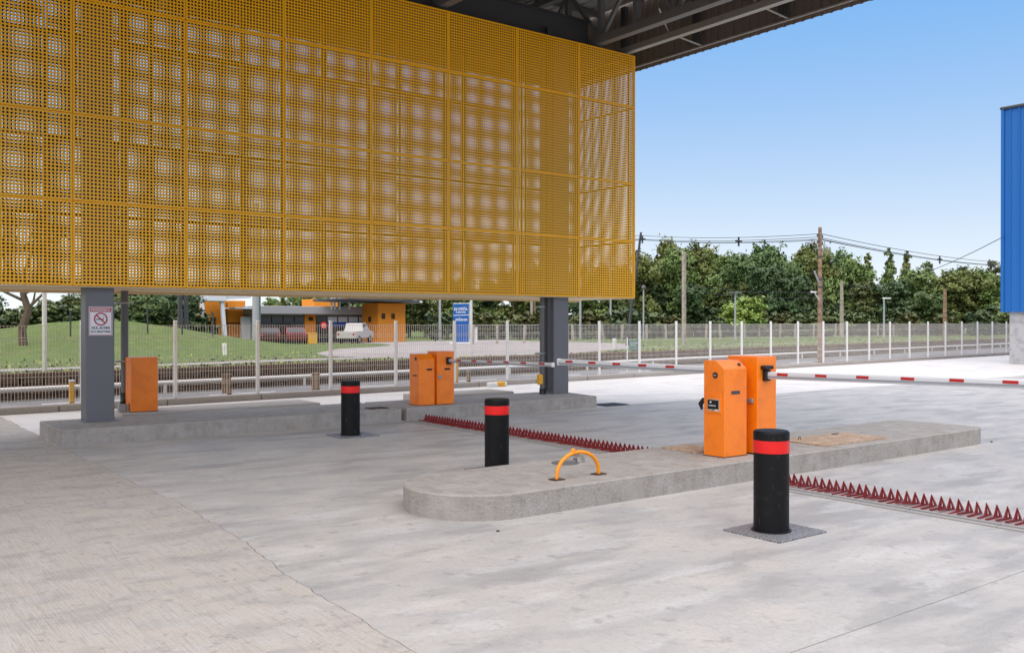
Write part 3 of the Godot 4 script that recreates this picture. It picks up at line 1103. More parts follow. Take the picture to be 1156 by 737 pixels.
func build_barriers() -> void:
	var b: MB
	# near island, cabinet A (arm runs over the far lane)
	var t := thing("barrier_gate", "orange barrier cabinet with sloped top, round lock and small display on round-nosed island", "barrier gate", W(7.65, IH, 6.39), "orange barrier gates")
	var cab := fit_cabinet(t, 0.36, 0.27, 0.995, true)
	dress(t, 0.36, 0.27)
	arm(t, Vector3(0, 0.885, -0.15), 1.0, 2.56, 0.0, 0.55, 0.43)
	# near island, cabinet B (arm runs over the near lane)
	t = thing("barrier_gate", "plain square-topped orange barrier cabinet behind the sloped one on round-nosed island, its striped arm lowered", "barrier gate", W(8.12, IH, 6.42), "orange barrier gates")
	fit_cabinet(t, 0.32, 0.40, 1.03, false)
	arm(t, Vector3(-0.03, 0.83, 0.21), -1.0, 2.85, 0.05, 0.16, 0.46)
	b = MB.new()
	b.cbox(Vector3(-0.17, 0.56, 0.10), Vector3(0.03, 0.05, 0.11), 0.008)
	part("latch", b, M.galv, t)
	b = MB.new()
	b.cbox(Vector3(-0.04, 0.915, 0.23), Vector3(0.14, 0.04, 0.09), 0.012)
	part("hub_cover", b, M.black_plastic, t)
	# far island pair
	t = thing("barrier_gate", "narrow orange barrier cabinet with sloped top on long island beside dark slot", "barrier gate", W(8.26, IH, 13.42), "orange barrier gates")
	fit_cabinet(t, 0.31, 0.30, 0.86, true)
	b = MB.new()
	b.cbox(Vector3(0.05, 0.60, 0.153), Vector3(0.10, 0.03, 0.01), 0.003)
	part("label_plate", b, M.black_plastic, t)
	b = MB.new()
	b.box(Vector3(-0.157, 0.78, 0.05), Vector3(0.008, 0.05, 0.05))
	b.box(Vector3(-0.157, 0.5, 0.02), Vector3(0.008, 0.02, 0.12))
	part("lock", b, M.black_plastic, t)
	t = thing("barrier_gate", "taller orange barrier cabinet with key lock on long island, striped arm over the far lane", "barrier gate", W(8.62, IH, 13.40), "orange barrier gates")
	fit_cabinet(t, 0.34, 0.32, 0.90, false)
	b = MB.new()
	b.cbox(Vector3(0.03, 0.60, 0.163), Vector3(0.11, 0.03, 0.01), 0.003)
	part("label_plate", b, M.black_plastic, t)
	b = MB.new()
	b.tube([Vector3(-0.13, 0.47, 0.15), Vector3(-0.13, 0.47, 0.18)], 0.035, 12)
	part("lock", b, M.galv, t)
	arm(t, Vector3(0.05, 0.74, 0.17), -1.0, 2.78, 0.03, 0.28, 0.44, 0.062)
	# lone cabinet on the pad
	t = thing("barrier_cabinet", "plain orange cabinet without arm on the pad beside the column with sign", "cabinet", W(4.07, 0.24, 14.82))
	fit_cabinet(t, 0.40, 0.30, 0.83, false)
	b = MB.new()
	b.cbox(Vector3(-0.30, 0.06, 0.02), Vector3(0.10, 0.12, 0.10), 0.006)
	b.cbox(Vector3(-0.22, 0.06, 0.05), Vector3(0.03, 0.14, 0.06), 0.006)
	part("cable_box", b, M.galv, t)

func dress(t: Node3D, w: float, d: float) -> void:
	var b := MB.new()
	# round lock on the -x face
	b.tube([Vector3(-w * 0.5 + 0.002, 0.845, 0.02), Vector3(-w * 0.5 - 0.008, 0.845, 0.02)], 0.033, 20)
	var lk := part("lock", b, M.rust, t)
	b = MB.new()
	b.box(Vector3(-w * 0.5 - 0.011, 0.845, 0.02), Vector3(0.008, 0.012, 0.035))
	part("key_slot", b, M.galv, lk)
	# display in a small framed door
	b = MB.new()
	b.cbox(Vector3(-w * 0.5 - 0.003, 0.55, 0.0), Vector3(0.012, 0.20, 0.19), 0.003)
	var door := part("display_door", b, M.orange, t)
	b = MB.new()
	b.cbox(Vector3(-w * 0.5 - 0.010, 0.535, 0.0), Vector3(0.006, 0.125, 0.165), 0.002)
	part("bezel", b, M.plate, door)
	b = MB.new()
	b.cbox(Vector3(-w * 0.5 - 0.013, 0.54, 0.0), Vector3(0.006, 0.095, 0.145), 0.002)
	var scr := part("screen", b, M.black_plastic, door)
	b = MB.new()
	b.box(Vector3(-w * 0.5 - 0.0165, 0.565, -0.03), Vector3(0.002, 0.016, 0.02))
	for k in 6:
		b.box(Vector3(-w * 0.5 - 0.0165, 0.53, -0.05 + k * 0.016), Vector3(0.002, 0.012, 0.009))
	b.box(Vector3(-w * 0.5 - 0.0165, 0.485, 0.05), Vector3(0.002, 0.015, 0.04))
	part("screen_print", b, M.sign_white, door)
	# dark label on the front
	b = MB.new()
	b.cbox(Vector3(0.0, 0.665, d * 0.5 + 0.001), Vector3(0.135, 0.036, 0.008), 0.003)
	part("label_plate", b, M.steel_dark, t)
	# small screw eye on the sloped top
	b = MB.new()
	b.tube([Vector3(0.10, 0.94, 0.09), Vector3(0.10, 0.96, 0.105)], 0.018, 12)
	part("top_lock", b, M.steel_dark, t)
	# handle behind
	b = MB.new()
	b.tube([Vector3(-0.12, 0.56, -d * 0.5), Vector3(-0.13, 0.57, -d * 0.5 - 0.05), Vector3(-0.13, 0.53, -d * 0.5 - 0.09), Vector3(-0.13, 0.47, -d * 0.5 - 0.07)], [0.03, 0.03, 0.026, 0.012], 10)
	part("handle", b, M.black_plastic, t)
	b = MB.new()
	b.cbox(Vector3(0.09, 0.52, -d * 0.5 - 0.02), Vector3(0.06, 0.05, 0.04), 0.008)
	part("latch", b, M.galv, t)

func spike_shape() -> MB:
	var b := MB.new()
	# A-shaped tooth: raked blade, back leg, ground bar
	var tip := Vector3(0.018, 0.108, 0.0)
	var t := 0.006
	for leg in [[Vector3(-0.004, 0.008, 0.0), 0.026], [Vector3(0.044, 0.008, 0.02), 0.016]]:
		var c: Vector3 = leg[0]
		var w: float = leg[1]
		var m: Vector3 = (c + tip) * 0.5
		var q := [c + Vector3(-w, 0, -t), c + Vector3(w, 0, -t), c + Vector3(w, 0, t), c + Vector3(-w, 0, t)]
		var k := [tip + Vector3(-0.004, 0, -0.002), tip + Vector3(0.004, 0, -0.002), tip + Vector3(0.004, 0, 0.002), tip + Vector3(-0.004, 0, 0.002)]
		for i in 4:
			b.face([q[i], q[(i + 1) % 4], k[(i + 1) % 4], k[i]], m)
		b.face(k, m)
	b.box(Vector3(-0.075, 0.012, 0.01), Vector3(0.20, 0.012, 0.014))
	return b

func build_spikes() -> void:
	var sp := spike_shape().mesh()
	for s in [[7.98, 12.92, 7.36, "row of dark red steel spikes between long island and round-nosed island"], [7.70, 5.72, 0.9, "row of dark red steel spikes on grey base running from slot in round-nosed island"]]:
		var u: float = s[0]
		var v1: float = s[1]
		var v0: float = s[2]
		var t := thing("spike_strip", s[3], "spike strip", W(u, 0, v1), "tyre spike strips")
		var b := MB.new()
		b.cbox(W(u - 0.06, 0.004, (v0 + v1) * 0.5), Vector3(0.34, 0.012, v1 - v0), 0.003)
		wpart("base_plate", b, M.steel_pink, t)
		var v := v1
		while v > v0 + 0.05:
			var l := minf(0.75, v - v0) - 0.008
			b = MB.new()
			b.cbox(W(u - 0.255, 0.012, v - l * 0.5), Vector3(0.022, 0.032, l), 0.004)
			b.cbox(W(u - 0.305, 0.006, v - l * 0.5), Vector3(0.05, 0.016, l), 0.003)
			wpart("edge_rail", b, M.rail, t)
			v -= 0.75
		v = v1 - 0.06
		while v > v0 + 0.03:
			var q := part("spike", sp, M.red_spike, t)
			q.position = W(u, 0.008, v) - t.position
			q.rotation_degrees = Vector3(rng.randf_range(-4, 4), rng.randf_range(-4, 4), rng.randf_range(-5, 5))
			v -= 0.078

func build_hoop() -> void:
	var t := thing("hoop_barrier", "low yellow tubular hoop with padlock on round-nosed island", "hoop barrier", W(5.51, IH, 6.285))
	var path := []
	for k in 21:
		var a := PI * k / 20.0
		path.append(Vector3(-0.25 * cos(a), 0.02 + 0.205 * pow(sin(a), 0.9), 0))
	path[0].y = 0.0
	path[20].y = 0.0
	var b := MB.new()
	b.tube(path, 0.0175, 12)
	part("hoop", b, M.hoop, t)
	for s in [-1, 1]:
		b = MB.new()
		b.cbox(Vector3(0.25 * s, 0.004, 0), Vector3(0.12, 0.01, 0.10), 0.003)
		part("foot_plate", b, M.rust, t)
	b = MB.new()
	b.cbox(Vector3(-0.06, 0.235, 0), Vector3(0.045, 0.055, 0.035), 0.012)
	part("lug", b, M.hoop, t)
	var ch := thing("chain", "short steel chain and padlock hanging from the yellow hoop", "chain", W(5.51, IH + 0.2, 6.3))
	for k in 5:
		var lp := []
		for j in 13:
			var a := TAU * j / 12.0
			var flip := k % 2 == 0
			lp.append(Vector3(-0.05 + k * 0.026, 0.008 - absf(k - 2.0) * 0.002 - 0.012 * k * 0.6, 0.0) + Vector3(0.02 * cos(a), 0.011 * sin(a) if flip else 0.0, 0.0 if flip else 0.011 * sin(a)))
		b = MB.new()
		b.tube(lp, 0.0035, 6, false)
		part("link", b, M.galv, ch)
	b = MB.new()
	b.cbox(Vector3(0.075, -0.055, 0.0), Vector3(0.035, 0.04, 0.018), 0.005)
	part("padlock", b, M.galv, ch)
	b = MB.new()
	b.cbox(Vector3(-0.03, -0.035, 0.01), Vector3(0.05, 0.025, 0.006), 0.002)
	b.cbox(Vector3(0.0, -0.05, -0.01), Vector3(0.02, 0.045, 0.005), 0.002)
	part("tag", b, M.steel, ch)

func build_covers() -> void:
	var t := thing("hatch_cover", "large sandy hatch plate with lifting eye on round-nosed island beyond cabinets", "hatch cover", W(9.68, IH, 6.44), "flat hatch covers on the island")
	var b := MB.new()
	b.cbox(W(9.68, IH + 0.008, 6.44), Vector3(1.24, 0.02, 0.62), 0.003)
	wpart("plate", b, M.plate, t)
	b = MB.new()
	var lp := []
	for j in 13:
		var a := TAU * j / 12.0
		lp.append(W(9.25, IH + 0.03, 6.62) + Vector3(0.02 * cos(a), 0.018 * sin(a), 0))
	b.tube(lp, 0.005, 6, false)
	wpart("lifting_eye", b, M.rust, t)
	b = MB.new()
	b.cbox(W(10.05, IH + 0.02, 6.68), Vector3(0.12, 0.012, 0.03), 0.003)
	wpart("handle", b, M.rust, t)
	t = thing("hatch_cover", "smaller sandy hatch plate partly hidden behind the sloped orange cabinet", "hatch cover", W(7.8, IH, 6.93), "flat hatch covers on the island")
	b = MB.new()
	b.cbox(W(7.70, IH + 0.008, 6.90), Vector3(0.42, 0.02, 0.50), 0.003)
	wpart("plate", b, M.plate, t)
	t = thing("manhole_cover", "small round grey cover behind yellow hoop on island", "manhole cover", W(5.95, IH, 6.98))
	b = MB.new()
	b.lathe(Vector3.ZERO, [Vector2(0.135, 0.0), Vector2(0.135, 0.008), Vector2(0.12, 0.010), Vector2(0.0, 0.010)], 28)
	part("disc", b, M.steel, t)
	t = thing("drain_cover", "dark flat drain grating on pavement past the square end of long island", "drain cover", W(12.4, 0, 13.2))
	b = MB.new()
	b.box(W(12.4, 0.004, 13.2), Vector3(0.62, 0.008, 0.46))
	wpart("frame", b, M.steel_dark, t)
	for k in 10:
		b = MB.new()
		b.box(W(12.14 + k * 0.058, 0.012, 13.2), Vector3(0.03, 0.012, 0.40))
		wpart("bar", b, M.steel_dark, t)
	# short steel plate let into the far island beside the slot
	t = thing("slot_cover", "thin dark steel plate on long island beside the slot", "cover plate", W(7.4, IH, 13.5))
	b = MB.new()
	b.cbox(W(7.33, IH + 0.005, 13.3), Vector3(0.32, 0.012, 0.24), 0.002)
	wpart("plate", b, M.rust, t)
	# dry mortar crumbs and a leaf on the pavement
	for c in [[4.2, 5.72, 0.018], [12.6, 6.0, 0.025], [9.5, 4.2, 0.014]]:
		var cr := thing("concrete_crumb", "small grey crumb of concrete lying loose on the pavement", "crumb", W(c[0], 0.0 if c[1] < 13.0 else IH, c[1]), "loose crumbs on the pavement")
		b = MB.new()
		b.cbox(Vector3(0, c[2] * 0.25, 0), Vector3(c[2] * 1.4, c[2] * 0.6, c[2]), c[2] * 0.15, Basis(Vector3.UP, c[0] * 3.0))
		part("chip", b, M.steel_dark, cr)

func text_part(called: String, txt: String, size: float, m: Material, parent: Node3D, at: Vector3, max_w: float, bold := true, font_name := "Droid Sans") -> void:
	var tm := TextMesh.new()
	var f := SystemFont.new()
	f.font_names = PackedStringArray([font_name])
	if bold: f.font_weight = 700
	tm.font = f
	tm.text = txt
	tm.font_size = 64
	tm.pixel_size = size / 64.0
	tm.depth = 0.002
	var o := MeshInstance3D.new()
	o.name = called
	o.mesh = tm
	o.material_override = m
	parent.add_child(o, true)
	o.position = at
	var w := tm.get_aabb().size.x
	if w > max_w: o.scale.x = max_w / w

func build_smoking_sign() -> void:
	# on the front face of the first column (front at v = 13.83)
	var t := thing("no_smoking_sign", "white no smoking sign with red header and crossed cigarette on grey column", "sign", W(3.245, 1.62, 13.824))
	var b := MB.new()
	b.cbox(Vector3(0, 0, 0.001), Vector3(0.31, 0.405, 0.004), 0.0015)
	part("board", b, M.sign_white, t)
	# red outline
	b = MB.new()
	for q in [[0, 0.192, 0.29, 0.006], [0, -0.192, 0.29, 0.006], [-0.144, 0, 0.006, 0.384], [0.144, 0, 0.006, 0.384]]:
		b.box(Vector3(q[0], q[1], 0.004), Vector3(q[2], q[3], 0.003 if q[2] > q[3] else 0.0024))
	part("border", b, M.sign_red, t)
	b = MB.new()
	b.box(Vector3(0, 0.155, 0.0045), Vector3(0.27, 0.055, 0.003))
	part("header", b, M.sign_red, t)
	text_part("header_lettering", "PRODODENICO.", 0.05, M.sign_white, t, Vector3(0, 0.155, 0.007), 0.25)
	# ring and bar
	b = MB.new()
	var ring := []
	for k in 41:
		var a := TAU * k / 40.0
		ring.append(Vector3(0.082 * cos(a), 0.028 + 0.082 * sin(a), 0.005))
	for k in 40:
		b.bar(ring[k], ring[k + 1], 0.004, 0.017, Vector3(cos(TAU * (k + 0.5) / 40.0), sin(TAU * (k + 0.5) / 40.0), 0))
	var ringp := part("ring", b, M.sign_red, t)
	b = MB.new()
	b.bar(Vector3(-0.058, 0.086, 0.0075), Vector3(0.058, -0.03, 0.0075), 0.003, 0.017, Vector3(1, 1, 0))
	part("slash", b, M.sign_red, t)
	b = MB.new()
	b.box(Vector3(-0.01, 0.024, 0.0052), Vector3(0.10, 0.013, 0.003))
	part("cigarette", b, M.black_plastic, t)
	b = MB.new()
	b.tube([Vector3(0.045, 0.034, 0.005), Vector3(0.03, 0.05, 0.005), Vector3(0.05, 0.058, 0.005), Vector3(0.035, 0.07, 0.005)], 0.0022, 5)
	part("smoke", b, M.steel, t)
	text_part("lettering", "DCA. ACORA", 0.05, M.black_plastic, t, Vector3(0, -0.095, 0.005), 0.24)
	text_part("lettering", "DE A. MALAT URAM", 0.04, M.black_plastic, t, Vector3(0, -0.148, 0.005), 0.25)

# ---------------------------------------------------------------- fence
func build_fence() -> void:
	var t := thing("mesh_fence", "long pale welded wire mesh fence with white posts on the kerb", "fence", W(20, 0, fence_v(20)))
	var sp := 1.726
	var u0 := 5.69 - 9 * sp
	var npost := 40
	var top := 1.57
	var pb := MB.new()
	pb.cbox(Vector3(0, 0.76, 0), Vector3(0.06, 1.50, 0.06), 0.006)
	pb.cbox(Vector3(0, 1.525, 0), Vector3(0.066, 0.03, 0.066), 0.008)
	var pm := pb.mesh()
	# one wire panel, along local x
	var d := Vector3(sp, 0, -0.08 * sp)
	var len := d.length()
	var wb := MB.new()
	var nx := int(len / 0.055)
	for k in range(1, nx):
		var x := k * len / nx
		wb.box(Vector3(x, 0.76, 0.0), Vector3(0.0063, 1.38, 0.0063))
	for h in [0.08, 0.28, 0.33, 0.53, 0.73, 0.78, 0.98, 1.18, 1.23, 1.44]:
		wb.box(Vector3(len * 0.5, h, 0.007), Vector3(len - 0.07, 0.007, 0.007))
	var wm := wb.mesh()
	var turn := atan2(0.08, 1.0)
	for k in npost:
		var u := u0 + k * sp
		var o := part("post", pm, M.white_post, t)
		o.position = W(u, 0.1, fence_v(u)) - t.position
		o.rotation.y = turn
		if k + 1 < npost:
			var q := part("wire_panel", wm, M.wire, t)
			q.position = W(u, 0.1, fence_v(u)) - t.position
			q.rotation.y = turn

# ---------------------------------------------------------------- between fence and trees
func build_beyond() -> void:
	var b: MB
	# retaining wall of rough stone courses
	var t := thing("retaining_wall", "low dark stone retaining wall beyond the road", "wall", W(20, 0, wall_v(20)))
	b = MB.new()
	var u := -20.0
	var dd := Vector3(1, 0, -0.125).normalized()
	var bs := Basis(dd, Vector3.UP, dd.cross(Vector3.UP))
	b.box(W(35, 0.2, wall_v(35) + 0.42), Vector3(112, 0.56, 0.3), bs)
	wpart("core", b, M.stone, t)
	var variants := []
	for k in 6:
		var sb := MB.new()
		sb.cbox(Vector3.ZERO, Vector3(0.40 + 0.06 * (k % 3), 0.112, 0.30), 0.018)
		variants.append(sb.mesh())
	# the stones that show largest are pieces of their own
	var rows := 5
	var count := 0
	var rest := MB.new()
	for r in rows:
		u = -1.0 + 0.23 * (r % 2)
		while u < 70.0:
			var vi := rng.randi_range(0, 5)
			var w := 0.40 + 0.06 * (vi % 3)
			var pos := W(u + w * 0.5, 0.035 + r * 0.115, wall_v(u + w * 0.5) + 0.15 + rng.randf_range(-0.025, 0.03))
			if u > 2.5 and u < 26.0 and count < 295:
				var o := part("stone", variants[vi], M.stone, t)
				o.position = pos - t.position
				o.rotation.y = atan2(0.125, 1.0) + rng.randf_range(-0.04, 0.04)
				count += 1
			else:
				rest.cbox(pos, Vector3(w, 0.112, 0.30), 0.018, bs)
			u += w + 0.014
	var ro := wpart("stonework", rest, M.stone, t)
	ro.set_meta("kind", "stuff")
	# pale pipe rail in front of the wall
	t = thing("pipe_rail", "low pale pipe rail on short stubs in front of stone wall", "rail", W(20, 0, wall_v(20) - 0.3))
	b = MB.new()
	b.tube([W(-12, 0.24, wall_v(-12) - 0.28), W(80, 0.24, wall_v(80) - 0.28)], 0.045, 8)
	wpart("pipe", b, M.white_post, t)
	u = -8.0
	while u < 70.0:
		b = MB.new()
		b.box(W(u, 0.1, wall_v(u) - 0.28), Vector3(0.06, 0.22, 0.06))
		wpart("stub", b, M.white_post, t)
		u += 3.6
	# stub posts beside the road
	var stubs := [[4.14, 19.95, 0.42, "y"], [7.45, 20.58, 0.40, "w"], [7.42, 20.22, 0.42, "w"], [9.45, 20.19, 0.38, "w"], [9.43, 19.96, 0.40, "w"], [12.79, 19.17, 0.72, "y"], [13.71, 19.97, 0.30, "w"]]
	for s in stubs:
		var uu: float = s[0]
		var vv: float = s[1]
		var ye: bool = s[3] == "y"
		var p := thing("stub_post", "short yellow painted stub post beside the road" if ye else "short weathered wooden stub post beside the road", "post", W(uu, 0, vv), "stub posts beside the road")
		b = MB.new()
		b.cbox(Vector3(0, s[2] * 0.5, 0), Vector3(0.09, s[2], 0.09), 0.01, Basis(Vector3.BACK, rng.randf_range(-0.05, 0.05)))
		part("post", b, M.yellow_post if ye else M.wood, p)
		b = MB.new()
		b.cbox(Vector3(0, s[2] + 0.02, 0), Vector3(0.10, 0.04, 0.10), 0.008)
		part("cap", b, M.white_post if ye else M.wood, p)
	# concrete kerb stop painted yellow and white at the kerb
	t = thing("kerb_stop", "small kerb stop painted white and yellow on the fence kerb", "kerb stop", W(13.7, 0.0, 18.7))
	b = MB.new()
	b.cbox(Vector3(0, 0.05, 0), Vector3(0.55, 0.12, 0.16), 0.02)
	part("block", b, M.white_post, t)
	b = MB.new()
	b.cbox(Vector3(0.08, 0.055, 0.0), Vector3(0.26, 0.125, 0.17), 0.02)
	part("yellow_mark", b, M.yellow_post, t)
	# path along the wall and drive to the far buildings
	var path := setting("path")
	b = MB.new()
	u = -14.0
	while u < 17.0:
		var q := []
		for c in [[0, 0], [1, 0], [1, 1], [0, 1]]:
			var uu: float = u + c[0] * 1.0
			var v0: float = lerpf(24.0, 26.3, (uu - 3.0) / 12.0) + 0.12 * sin(uu * 1.3)
			var vv: float = v0 + c[1] * (1.7 + 0.2 * sin(uu * 0.7))
			q.append(W(uu, ground_h(uu, vv) + 0.012, vv))
		b.flat(q, Vector3.UP)
		u += 1.0
	part("path_surface", b, M.drive, path)
	var drive := setting("driveway")
	b = MB.new()
	# strips in depth: v, u from, u to
	var strips := [[25.0, 15.0, 21.5], [27.5, 14.5, 25.5], [30.0, 14.5, 30.0], [34.0, 16.0, 34.0], [40.0, 20.0, 39.5], [46.0, 25.0, 43.5], [52.0, 29.5, 46.0], [58.0, 33.0, 48.0], [66.0, 36.5, 51.5], [74.0, 38.0, 56.0], [82.0, 37.0, 60.0]]
	for i in strips.size() - 1:
		var s0: Array = strips[i]
		var s1: Array = strips[i + 1]
		for k in 8:
			var q := []
			for c in [[s0, k], [s0, k + 1], [s1, k + 1], [s1, k]]:
				var uu: float = lerpf(c[0][1], c[0][2], c[1] / 8.0)
				q.append(W(uu, ground_h(uu, c[0][0]) + 0.015, c[0][0]))
			b.flat(q, Vector3.UP)
	part("drive_surface", b, M.drive, drive)
	# small green notice
	t = thing("notice_board", "small green notice board between two white stakes before stone wall", "sign", W(21.6, 0.0, 21.9))
	for s in [-1, 1]:
		b = MB.new()
		b.cbox(Vector3(0.27 * s, 0.55, 0), Vector3(0.04, 1.1, 0.04), 0.004)
		part("stake", b, M.white_post, t)
	b = MB.new()
	b.cbox(Vector3(0, 0.86, 0.03), Vector3(0.46, 0.36, 0.02), 0.004)
	part("board", b, M.green_sign, t)
	b = MB.new()
	b.box(Vector3(0, 0.93, 0.041), Vector3(0.36, 0.02, 0.004))
	b.box(Vector3(-0.03, 0.86, 0.041), Vector3(0.28, 0.02, 0.004))
	part("print", b, M.sign_white, t)
	build_poles()
	# field fence of concrete posts in front of the trees
	t = thing("field_fence", "old wire fence on crooked concrete posts in front of trees", "fence", W(70, 0, 60))
	var pts := []
	u = 36.0
	while u < 120.0:
		var vv := 52.0 + (u - 36.0) * 0.05 + rng.randf_range(-0.3, 0.3)
		var h := ground_h(u, vv)
		b = MB.new()
		var lean := Vector3(rng.randf_range(-0.12, 0.12), 1.35, rng.randf_range(-0.06, 0.06))
		b.bar(W(u, h, vv), W(u, h, vv) + lean, 0.14, 0.14, Vector3.RIGHT)
		wpart("post", b, M.pole_conc, t)
		pts.append([W(u, h, vv), W(u, h, vv) + lean])
		u += rng.randf_range(2.3, 3.0)
	for f in [0.3, 0.55, 0.8, 0.97]:
		b = MB.new()
		for i in pts.size() - 1:
			b.tube([pts[i][0].lerp(pts[i][1], f), pts[i + 1][0].lerp(pts[i + 1][1], f)], 0.008, 4, false)
		wpart("wire", b, M.pole_grey, t)

func pole(label: String, u: float, v: float, h: float, r: float, m: Material, square := false, lean := Vector2.ZERO) -> Node3D:
	var g := ground_h(u, v) if v > wall_v(u) + 0.3 else 0.0
	var t := thing("utility_pole", label, "pole", W(u, g, v), "poles beyond the fence")
	var b := MB.new()
	if square:
		b.cbox(Vector3(0, h * 0.5 - 0.1, 0), Vector3(r * 2, h + 0.2, r * 2), r * 0.2)
	else:
		b.tube([Vector3(0, -0.2, 0), Vector3(lean.x * 0.5, h * 0.5, -lean.y * 0.5), Vector3(lean.x, h, -lean.y)], [r * 1.15, r, r * 0.8], 10)
	part("shaft", b, m, t)
	return t

func lamp(label: String, u: float, v: float, h: float, head: String) -> void:
	var g := ground_h(u, v)
	var t := thing("street_lamp", label, "street lamp", W(u, g, v), "slim lamp posts beyond the fence")
	var b := MB.new()
	b.tube([Vector3(0, -0.1, 0), Vector3(0, h, 0)], [0.09, 0.06], 10)
	part("shaft", b, M.pole_grey, t)
	b = MB.new()
	if head == "double":
		b.cbox(Vector3(-0.35, h, 0), Vector3(0.6, 0.12, 0.25), 0.03)
		b.cbox(Vector3(0.35, h, 0), Vector3(0.6, 0.12, 0.25), 0.03)
	elif head == "single":
		b.cbox(Vector3(0.4, h, 0), Vector3(0.9, 0.12, 0.25), 0.03)
	else:
		b.lathe(Vector3(0, h, 0), [Vector2(0.06, -0.1), Vector2(0.2, 0.0), Vector2(0.2, 0.2), Vector2(0.0, 0.32)], 12)
	part("head", b, M.steel if head != "single" else M.white, t)

func sag(a: Vector3, c: Vector3, dip: float, r: float, b: MB) -> void:
	var pts := []
	for k in 13:
		var f := k / 12.0
		pts.append(a.lerp(c, f) + Vector3.DOWN * dip * 4.0 * f * (1 - f))
	b.tube(pts, r, 4, false)

func build_poles() -> void:
	var b: MB
	var t: Node3D
	pole("slim white pole on the wall top beside the bare tree", 4.1, 22.4, 4.6, 0.045, M.white_post)
	t = pole("thick pale concrete pole in front of the low glass building", 21.6, 54.3, 8.5, 0.19, M.pole_grey)
	b = MB.new()
	b.box(Vector3(0.24, 4.0, -0.02), Vector3(0.12, 8.0, 0.12))
	part("cable_duct", b, M.steel, t)
	pole("slim white pole behind the wall near blue totem sign", 16.3, 23.6, 4.8, 0.04, M.white_post)
	pole("thin grey pole left of the blue totem sign", 50.6, 78.8, 9.0, 0.12, M.pole_grey)
	t = pole("paired pale pole standing before the tree line right of blue totem", 64.7, 81.7, 9.0, 0.16, M.pole_conc)
	b = MB.new()
	b.box(Vector3(0.42, 4.4, 0), Vector3(0.14, 8.8, 0.14))
	part("strut", b, M.wood, t)
	pole("thin grey pole behind the second grey column", 64.3, 73.0, 9.0, 0.11, M.pole_grey)
	pole("thin pale pole under the corner of yellow screen", 72.2, 76.8, 9.0, 0.11, M.pole_grey)
	pole("tan square concrete pole before trees right of yellow screen", 37.0, 33.7, 4.95, 0.09, M.pole_conc, true)
	pole("faint thin grey pole among the trees beside tan pole", 95.0, 78.0, 7.6, 0.10, M.steel)
	lamp("slim lamp post with small round head beside yellow screen corner", 61.0, 60.5, 4.7, "round")
	lamp("slim lamp post with double flat head before light green tree", 57.8, 47.3, 3.7, "double")
	lamp("slim lamp post with white flat head before bamboo-like trees", 68.5, 41.1, 3.2, "single")
	pole("grey wooden pole with dark fittings right of main power pole", 76.1, 49.9, 5.2, 0.17, M.pole_conc)
	pole("short tan pole near the blue building", 62.6, 33.0, 3.45, 0.13, M.wood)
	# main power pole
	t = pole("tall dark power pole with cross arms and lamp bracket behind white fence", 32.35, 22.2, 5.42, 0.085, M.wood)
	t.set_meta("category", "power pole")
	b = MB.new()
	b.box(Vector3(0.11, 1.7, 0.02), Vector3(0.05, 3.4, 0.05))
	part("cable_duct", b, M.steel, t)
	for h in [5.02, 4.75]:
		b = MB.new()
		b.bar(Vector3(-0.32, h, 0.1), Vector3(0.32, h, -0.1), 0.06, 0.06)
		var xa := part("cross_arm", b, M.wood, t)
		for s in [-0.3, -0.15, 0.28]:
			b = MB.new()
			b.lathe(Vector3(s, h + 0.03, -s * 0.33), [Vector2(0.03, 0.0), Vector2(0.045, 0.04), Vector2(0.03, 0.08), Vector2(0.0, 0.1)], 8)
			part("insulator", b, M.steel_dark, xa)
	b = MB.new()
	b.bar(Vector3(0, 3.1, 0), Vector3(-0.38, 3.65, 0.0), 0.05, 0.05)
	b.bar(Vector3(0, 3.9, 0), Vector3(0.34, 4.9, 0.0), 0.03, 0.03)
	part("stay", b, M.pole_grey, t)
	b = MB.new()
	b.bar(Vector3(0, 2.45, 0), Vector3(-0.55, 2.75, 0.15), 0.035, 0.035)
	b.cbox(Vector3(-0.68, 2.8, 0.18), Vector3(0.3, 0.06, 0.12), 0.02)
	part("lamp_bracket", b, M.white, t)
	b = MB.new()
	b.bar(Vector3(0, 4.55, 0), Vector3(-0.95, 4.72, 0.2), 0.02, 0.02)
	b.cbox(Vector3(-1.1, 4.72, 0.25), Vector3(0.4, 0.07, 0.14), 0.03)
	part("cobra_lamp", b, M.pole_grey, t)
	for h in [3.0, 3.3, 4.2]:
		b = MB.new()
		b.tube([Vector3(0, h, 0), Vector3(0, h + 0.06, 0)], 0.105, 10)
		part("band", b, M.steel_dark, t)
	# leaning pole at the screen corner
	t = pole("dark leaning pole end beside the corner of yellow screen", 34.9, 35.9, 6.1, 0.075, M.steel_dark, false, Vector2(0.75, -0.35))
	# power lines
	var lines := thing("power_lines", "thin dark overhead power lines crossing the sky past the main pole", "power lines", W(32.35, 5.0, 22.2))
	var A := W(35.6, 6.05, 35.6)
	var P := W(32.35, 4.95, 22.2)
	var Z := W(62.6, 5.3, 28.8)
	for o in [[-0.25, 0.06], [0.0, 0.0], [0.25, -0.02], [0.1, 0.22]]:
		b = MB.new()
		sag(A + Vector3(o[0] - 14.0, o[1] + 0.2, o[0] - 14.0), A + Vector3(o[0], o[1], o[0]), 0.2, 0.011, b)
		sag(A + Vector3(o[0], o[1], o[0]), P + Vector3(o[0], o[1], -o[0] * 0.3), 0.14, 0.011, b)
		sag(P + Vector3(o[0], o[1], -o[0] * 0.3), Z + Vector3(o[0], o[1], o[0]), 0.22, 0.013, b)
		wpart("wire", b, M.cable, lines)
